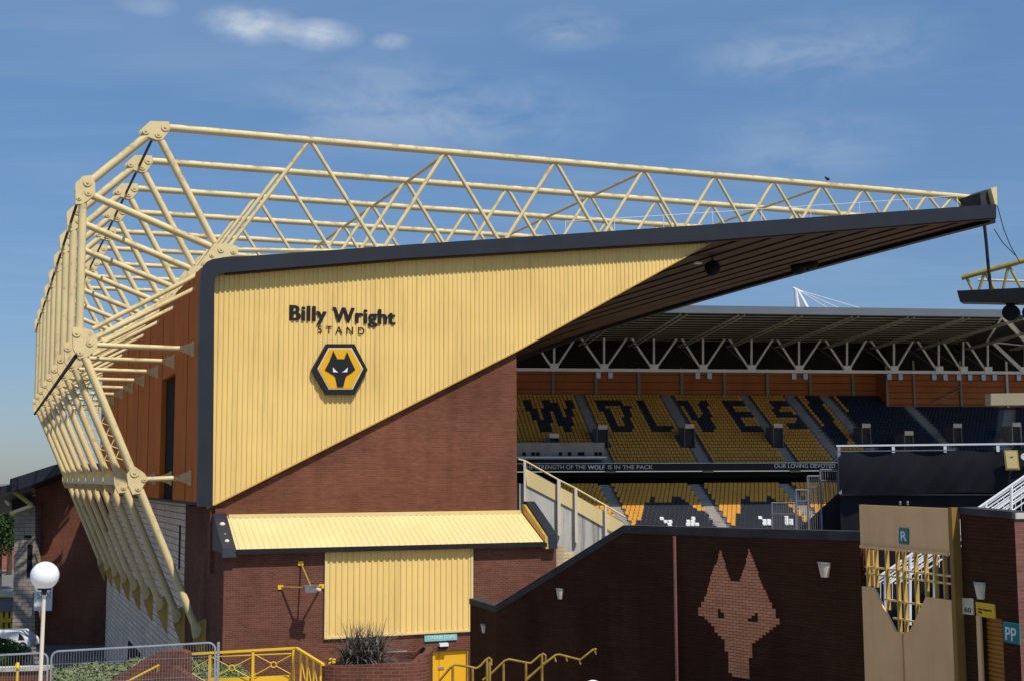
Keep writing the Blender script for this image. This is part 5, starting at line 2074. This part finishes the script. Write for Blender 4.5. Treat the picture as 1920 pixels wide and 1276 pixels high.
# brick planter
PC = Vector(((708 - 960) / 2400 * 29.2, 29.2 + 0.1, 0))
PRx = 103.5 / 2400 * 28.8
planter = thing('brick_planter', 'curved brick planter with raised right end, holding a spiky plant', 'planter', Vector((PC.x, PC.y, PZ)))
ptop = 12.6 - (1236 - 896) / 2400 * 28.2
mb = MB()
N = 64
vs = []
for k in range(N):
    a_ = 2 * math.pi * k / N
    rise = 0.0
    c_ = math.copysign(abs(math.cos(a_)) ** 0.55, math.cos(a_))
    s_ = math.copysign(abs(math.sin(a_)) ** 0.55, math.sin(a_))
    if c_ > 0.78:
        rise = 0.13 * min(1, (c_ - 0.78) / 0.14)
    rise += 0.045 * c_
    for (r_, z_) in ((1.0, PZ + 0.003), (1.0, ptop + rise), (0.87, ptop + rise), (0.87, PZ + 0.3)):
        vs.append((PC.x + PRx * r_ * c_, PC.y + PRx * r_ * 0.8 * s_, z_))
fs = []
for k in range(N):
    k2 = (k + 1) % N
    for j in range(3):
        fs.append((k * 4 + j, k2 * 4 + j, k2 * 4 + j + 1, k * 4 + j + 1))
mb.add(vs, fs)
mb.build('brick_ring', M['bricklow'], planter)
mb = MB()
mb.add([(PC.x + PRx * 0.95 * math.cos(2 * math.pi * k / N), PC.y + PRx * 0.75 * math.sin(2 * math.pi * k / N), ptop - 0.14) for k in range(N)], [tuple(range(N))])
mb.build('soil', M['soil'], planter, recalc=False)
pln = MB()
rp_ = random.Random(21)
for k in range(420):
    base = Vector((PC.x - 0.28 + rp_.uniform(-0.42, 0.42), PC.y - 0.1 + rp_.uniform(-0.3, 0.3), ptop - 0.14))
    a_ = rp_.uniform(0, 2 * math.pi)
    lean = abs(rp_.gauss(0.0, 0.62)) + 0.06
    L = rp_.uniform(0.5, 1.1)
    if k < 4:
        L = 1.15; lean = 0.25; a_ = (2.6, 0.3, 2.9, 1.2)[k]
    w = rp_.uniform(0.012, 0.024)
    dirh = Vector((math.cos(a_), math.sin(a_), 0))
    sd_ = Vector((-math.sin(a_), math.cos(a_), 0))
    n = 7
    p = base.copy()
    th_ = lean * 0.5
    pts_ = []
    for i in range(n + 1):
        pts_.append(p.copy())
        p = p + (dirh * math.sin(th_) + Vector((0, 0, math.cos(th_)))) * (L / n)
        th_ += lean * rp_.uniform(0.15, 0.55)
    vs = []
    for i, q in enumerate(pts_):
        ww = w * (1 - (i / n) ** 2 * 0.95)
        vs += [q - sd_ * ww, q + sd_ * ww + Vector((0, 0, 0.004))]
    pln.add(vs, [(2 * i, 2 * i + 1, 2 * i + 3, 2 * i + 2) for i in range(n)])
tag(pln.build('spiky_plant', M['blade'], None, recalc=False), 'bronze strap leaved spiky plant growing in the brick planter', 'plant')
flw = MB()
for k in range(14):
    p = Vector((PC.x - 0.92 + rp_.uniform(-0.06, 0.06), PC.y - 0.55 + rp_.uniform(-0.05, 0.05), ptop + rp_.uniform(-0.05, 0.06)))
    flw.ball(p, 0.035, 6, 4)
tag(flw.build('flower_clump', M['yellow'], None), 'small yellow flowers at the left rim of the brick planter', 'flowers')

# stepped handrails
HF = Frame(0, 31.5, 0)


def hrail(label, pts, posts, v, r_=0.028, group='yellow handrails on the steps'):
    th = thing('handrail', label, 'handrail', HF.hp(pts[0][0], 1290, v), group)
    mb = MB(); mb.path([HF.hp(x, y, v) for x, y in pts], r_, 10); mb.build('rail', M['brass'], th)
    for (x, y, kind) in posts:
        p = HF.hp(x, y, v)
        mb = MB()
        if kind == 'p':
            mb.tube(Vector((p.x, p.y, zyard + 1.5)), p, 0.034, 10)
            mb.build('post', M['brass'], th)
        else:
            mb.tube(p, p + Vector((0.03, 0.0, -0.12)), 0.025, 8)
            mb.tube(p + Vector((0.03, 0.0, -0.12)), p + Vector((0.05, 0.20, -0.14)), 0.025, 8)
            mb.build('wall_bracket', M['brass'], th)


hrail('handrail in front of the yellow door, leftmost of three', [(818, 1282), (845, 1250), (853, 1245), (880, 1249), (893, 1252), (900, 1248), (911, 1236), (917, 1232), (921, 1236), (921, 1246)], [(849, 1247, 'p'), (886, 1251, 'p'), (913, 1236, 'p'), (918, 1240, 'p')], 0.0)
hrail('middle handrail of three at the foot of the dark wall', [(905, 1274), (921, 1262), (946, 1238), (954, 1235), (990, 1242), (996, 1242), (1012, 1228), (1019, 1224.5), (1023, 1228), (1023, 1240), (1000, 1262), (985, 1276)], [(944, 1243, 'p'), (986, 1242, 'p'), (1016, 1227, 'p')], 2.6, 0.03)
hrail('rightmost handrail of three, bracketed to the dark wall', [(985, 1274), (1025, 1240), (1042, 1227), (1048, 1226), (1088, 1236), (1112, 1217), (1119, 1216)], [(1040, 1231, 'b'), (1061, 1230, 'b'), (1086, 1236, 'b'), (1115, 1217, 'b')], 5.6, 0.033)
g = MB(); g.aabb(2.21, 6.3, 25, 30.6, 0.02, 6.0); tag(g.build('steps_landing', M['paving']), kind='structure')
g = MB(); c_ = HF.hp(1112, 1294, -2); g.ball(c_, 0.24, 20, 12); g.tube(c_ - Vector((0, 0, 0.26)), Vector((c_.x, c_.y, 6.0)), 0.035, 10)
tag(g.build('globe_lamp_top', M['globe']), 'top of a white globe lamp just below the dark wall', 'street lamp')

# ------------------------------------------------------------------ far left buildings
B1 = Frame(-33, 100.5, -4)
lb = thing('brick_building', 'brown brick building with black sloping roof behind the trusses', 'building', B1.hp(130, 1205, 0))
mb = MB(); B1.pxpoly(mb, [(66, 915), (105, 884), (330, 884), (330, 1212), (66, 1212)], 0, 14); mb.build('wall', M['brickup'], lb)
mb = MB(); B1.pxpoly(mb, [(-120, 948), (0, 911), (18, 908), (19, 897), (100, 871), (122, 866), (128, 878), (105, 890), (50, 912), (0, 926), (-120, 968)], -3.0, 17.5); mb.build('roof', M['slate'], lb)
for (p, q, r_) in (((-60, 946), (24, 918), 0.16), ((24, 918), (60, 946), 0.18), ((20, 961), (62, 946), 0.14), ((10, 937), (18, 946), 0.12)):
    mb = MB(); mb.tube(B1.hp(p[0], p[1], -2.0), B1.hp(q[0], q[1], -2.0), r_, 8); mb.build('canopy_strut', M['cream'] if r_ != 0.18 else M['olive'], lb)
mb = MB(); B1.pxpoly(mb, [(22, 930), (66, 915), (66, 960), (22, 960)], 4.0, 0.3); mb.build('dark_gable_wall', M['slate'], lb)
mb = MB(); B1.pxrect(mb, 48, 918, 68, 929, 3.7, 0.1); mb.build('clerestory_window', M['offwhite'], lb)
mb = MB(); B1.pxrect(mb, 110, 1213, 150, 1216, -0.1, 0.09); mb.build('plinth', M['coping'], lb)
sp2 = thing('stone_pier', 'grey stone pier with narrow slot window left of the brick building', 'pier', B1.hp(46, 1190, -1))
mb = MB(); B1.pxpoly(mb, [(28, 957), (50, 952), (66, 947), (65, 1190), (23, 1190)], -1.0, 3.0); mb.build('pier_block', M['stone'], sp2)
mb = MB(); B1.pxrect(mb, 45, 1003, 58, 1008, -1.06, 0.055); mb.build('slot_window', M['darkgap'], sp2)
mb = MB(); B1.pxrect(mb, 51, 1020, 60, 1080, -1.06, 0.055); mb.build('slot_window', M['darkgap'], sp2)
wb_ = thing('white_board', 'white board with faint letters on the brick building behind the lamp', 'sign', B1.hp(80, 1145, -0.2))
mb = MB(); B1.pxrect(mb, 64, 1097, 98, 1144, -1.3, 0.05); mb.build('board', M['white'], wb_)
a0, az = B1.hit(70, 1122, -1.31)
a1 = B1.hit(94, 1122, -1.31)[0]
text_mesh('lettering', 'STAN', M['galvdull'], wb_, B1, a0, a1, az, 0.55, -1.305, 0.01)

B2 = Frame(0, 185, 0)
rb2 = thing('red_building', 'orange red brick building with pitched end at the far left', 'building', B2.hp(10, 1115, 0))
mb = MB(); B2.pxpoly(mb, [(4, 1022), (27, 1010), (60, 1030), (60, 1112), (2, 1112)], 0, 12); mb.build('wall', M['brickorange'], rb2)
mb = MB(); B2.pxpoly(mb, [(-60, 1030), (4, 1024), (4, 1112), (-60, 1112)], 2, 10); mb.build('side_wing', M['offwhite'], rb2)
mb = MB(); B2.pxpoly(mb, [(-60, 1098), (25, 1100), (25, 1106), (-60, 1104)], -2, 1.9); mb.build('canopy', M['brickorange'], rb2)
mb = MB(); B2.pxrect(mb, -30, 1050, -5, 1075, 1.9, 0.09); mb.build('window', M['glass'], rb2)
B3 = Frame(0, 110, 0)
sh = thing('yellow_kiosk', 'yellow framed kiosk with pale canopy at the far left', 'kiosk', B3.hp(5, 1190, 0))
mb = MB(); B3.pxpoly(mb, [(-60, 1112), (24, 1114), (24, 1119), (-60, 1117)], -0.5, 4); mb.build('canopy', M['cladpale'], sh)
mb = MB(); B3.pxpoly(mb, [(-60, 1119), (24, 1119), (24, 1146), (-60, 1146)], 0, 3); mb.build('dark_fascia', M['galvdull'], sh)
mb = MB(); B3.pxpoly(mb, [(-60, 1146), (24, 1146), (24, 1192), (-60, 1192)], 0.6, 2.5); mb.build('brown_infill', M['shutter'], sh)  # solid orange-brown block filling the kiosk behind its posts
for x in (-20, 2, 12, 22):
    mb = MB(); B3.pxrect(mb, x - 3, 1141, x + 3, 1192, 0.2, 0.3); mb.build('yellow_post', M['yellow'], sh)
mb = MB(); B3.pxrect(mb, 4, 1158, 22, 1166, 0.0, 0.2); mb.build('yellow_panel', M['yellow'], sh)

# white van
VF_ = Frame(0, 94, 0)
van = thing('white_van', 'white van facing right behind the dark bush', 'van', VF_.hp(0, 1216, 0))
mb = MB(); VF_.pxpoly(mb, [(-60, 1212), (-60, 1186), (-56, 1183), (36, 1183), (44, 1190), (54, 1197), (57, 1202), (57, 1212)], 0, 1.8); mb.build('body', M['white'], van, bevel=0.05)
mb = MB(); VF_.pxpoly(mb, [(36, 1186), (42, 1191), (46, 1199), (34, 1199)], -0.02, 0.018); mb.build('side_window', M['glass'], van)
for x in (-38, 42):
    mb = MB(); c_ = VF_.hp(x, 1211, -0.03); mb.tube(c_, c_ + Vector((0, 0.25, 0)), 0.32, 18); w_ = mb.build('wheel', M['black'], van)
    mb = MB(); mb.tube(c_ - Vector((0, 0.02, 0)), c_, 0.17, 14); mb.build('hub', M['galv'], w_)


def leafmass(mb, c, rx, ry, rz, n, s, rnd, clumps=14):
    cl = []
    for i in range(clumps):
        while True:
            q = Vector((rnd.uniform(-1, 1), rnd.uniform(-1, 1), rnd.uniform(-1, 1)))
            if q.length < 1:
                break
        cl.append((Vector((q.x * rx * 0.75, q.y * ry * 0.75, q.z * rz * 0.75)), rnd.uniform(0.28, 0.5)))
    for i in range(n):
        o, k = rnd.choice(cl)
        q = Vector((rnd.gauss(0, 1), rnd.gauss(0, 1), rnd.gauss(0, 1))).normalized() * rnd.uniform(0.75, 1.05)
        p = Vector(c) + o + Vector((q.x * rx * k, q.y * ry * k, q.z * rz * k))
        a_ = Vector((rnd.uniform(-1, 1), rnd.uniform(-1, 1), rnd.uniform(-1, 1))).normalized()
        b_ = a_.orthogonal().normalized()
        ss = s * rnd.uniform(0.6, 1.3)
        mb.add([p - a_ * ss, p + b_ * ss * 0.5, p + a_ * ss, p - b_ * ss * 0.5], [(0, 1, 2, 3)])


rt = random.Random(8)
for (nm, lab_, cx, cy, Y, rx, rz, n, s, m_) in (
        ('broadleaf_tree', 'dark green tree behind the roof end at the far left edge', 2, 978, 150, 3.4, 3.6, 5000, 0.20, 'leaf'),
        ('broadleaf_tree', 'lighter green tree seen through the canopy struts', 22, 940, 175, 2.3, 2.4, 2500, 0.22, 'leaf2')):
    f_ = Frame(0, Y, 0)
    c_ = f_.hp(cx, cy, 0)
    th = thing(nm, lab_, 'tree', Vector((c_.x, c_.y, 0)), 'trees beyond the brick building')
    mb = MB(); leafmass(mb, c_, rx, rx, rz, n, s, rt, 18); mb.build('crown', M[m_], th, smooth=False, recalc=False)
    mb = MB(); mb.tube((c_.x, c_.y, 0), c_ + Vector((0, 0, -rz * 0.2)), 0.35, 10, r2=0.15)
    for k in range(5):
        a_ = k * 1.3
        mb.tube(c_ + Vector((0, 0, -rz * 0.8)), c_ + Vector((math.cos(a_) * rx * 0.5, math.sin(a_) * rx * 0.5, rz * 0.2)), 0.12, 6, r2=0.04)
    mb.build('trunk', M['bark'], th)
f_ = Frame(0, 62, 0)
c_ = f_.hp(6, 1216, 0)
th = thing('bush', 'round dark green bush before the white van', 'bush', Vector((c_.x, c_.y, c_.z - 1.2)))
mb = MB(); leafmass(mb, c_ - Vector((0, 0, 0.35)), 1.25, 1.0, 1.0, 9000, 0.06, rt, 34); mb.build('foliage', M['leaf'], th, smooth=False, recalc=False)
mb = MB(); mb.tube((c_.x, c_.y, 0), c_, 0.08, 8); mb.build('stem', M['bark'], th)
# low brick steps and yellow bollard behind the left barrier
LW = Frame(0, 29.4, 0)
lwm = thing('low_brick_wall', 'low brick wall behind the far left crowd barrier', 'wall', LW.hp(30, 1290, 0))
mb = MB(); LW.pxpoly(mb, [(-120, 1262), (88, 1256), (88, 1310), (-120, 1310)], 0, 0.3); mb.build('brickwork', M['brickup'], lwm)
mb = MB(); LW.pxpoly(mb, [(-120, 1256), (88, 1250), (88, 1256), (-120, 1262)], -0.05, 0.4); mb.build('coping', M['concrete'], lwm)
mb = MB(); u_, z_ = LW.hit(33, 1241, -0.3)
mb.tube(LW.pt(u_, -0.3, PZ), LW.pt(u_, -0.3, z_ - 0.12), 0.03, 10); mb.tube(LW.pt(u_, -0.3, z_ - 0.119), LW.pt(u_, -0.3, z_), 0.07, 12, r2=0.03)
tag(mb.build('yellow_marker', M['yellow']), 'small yellow topped marker behind the far left barrier', 'marker')
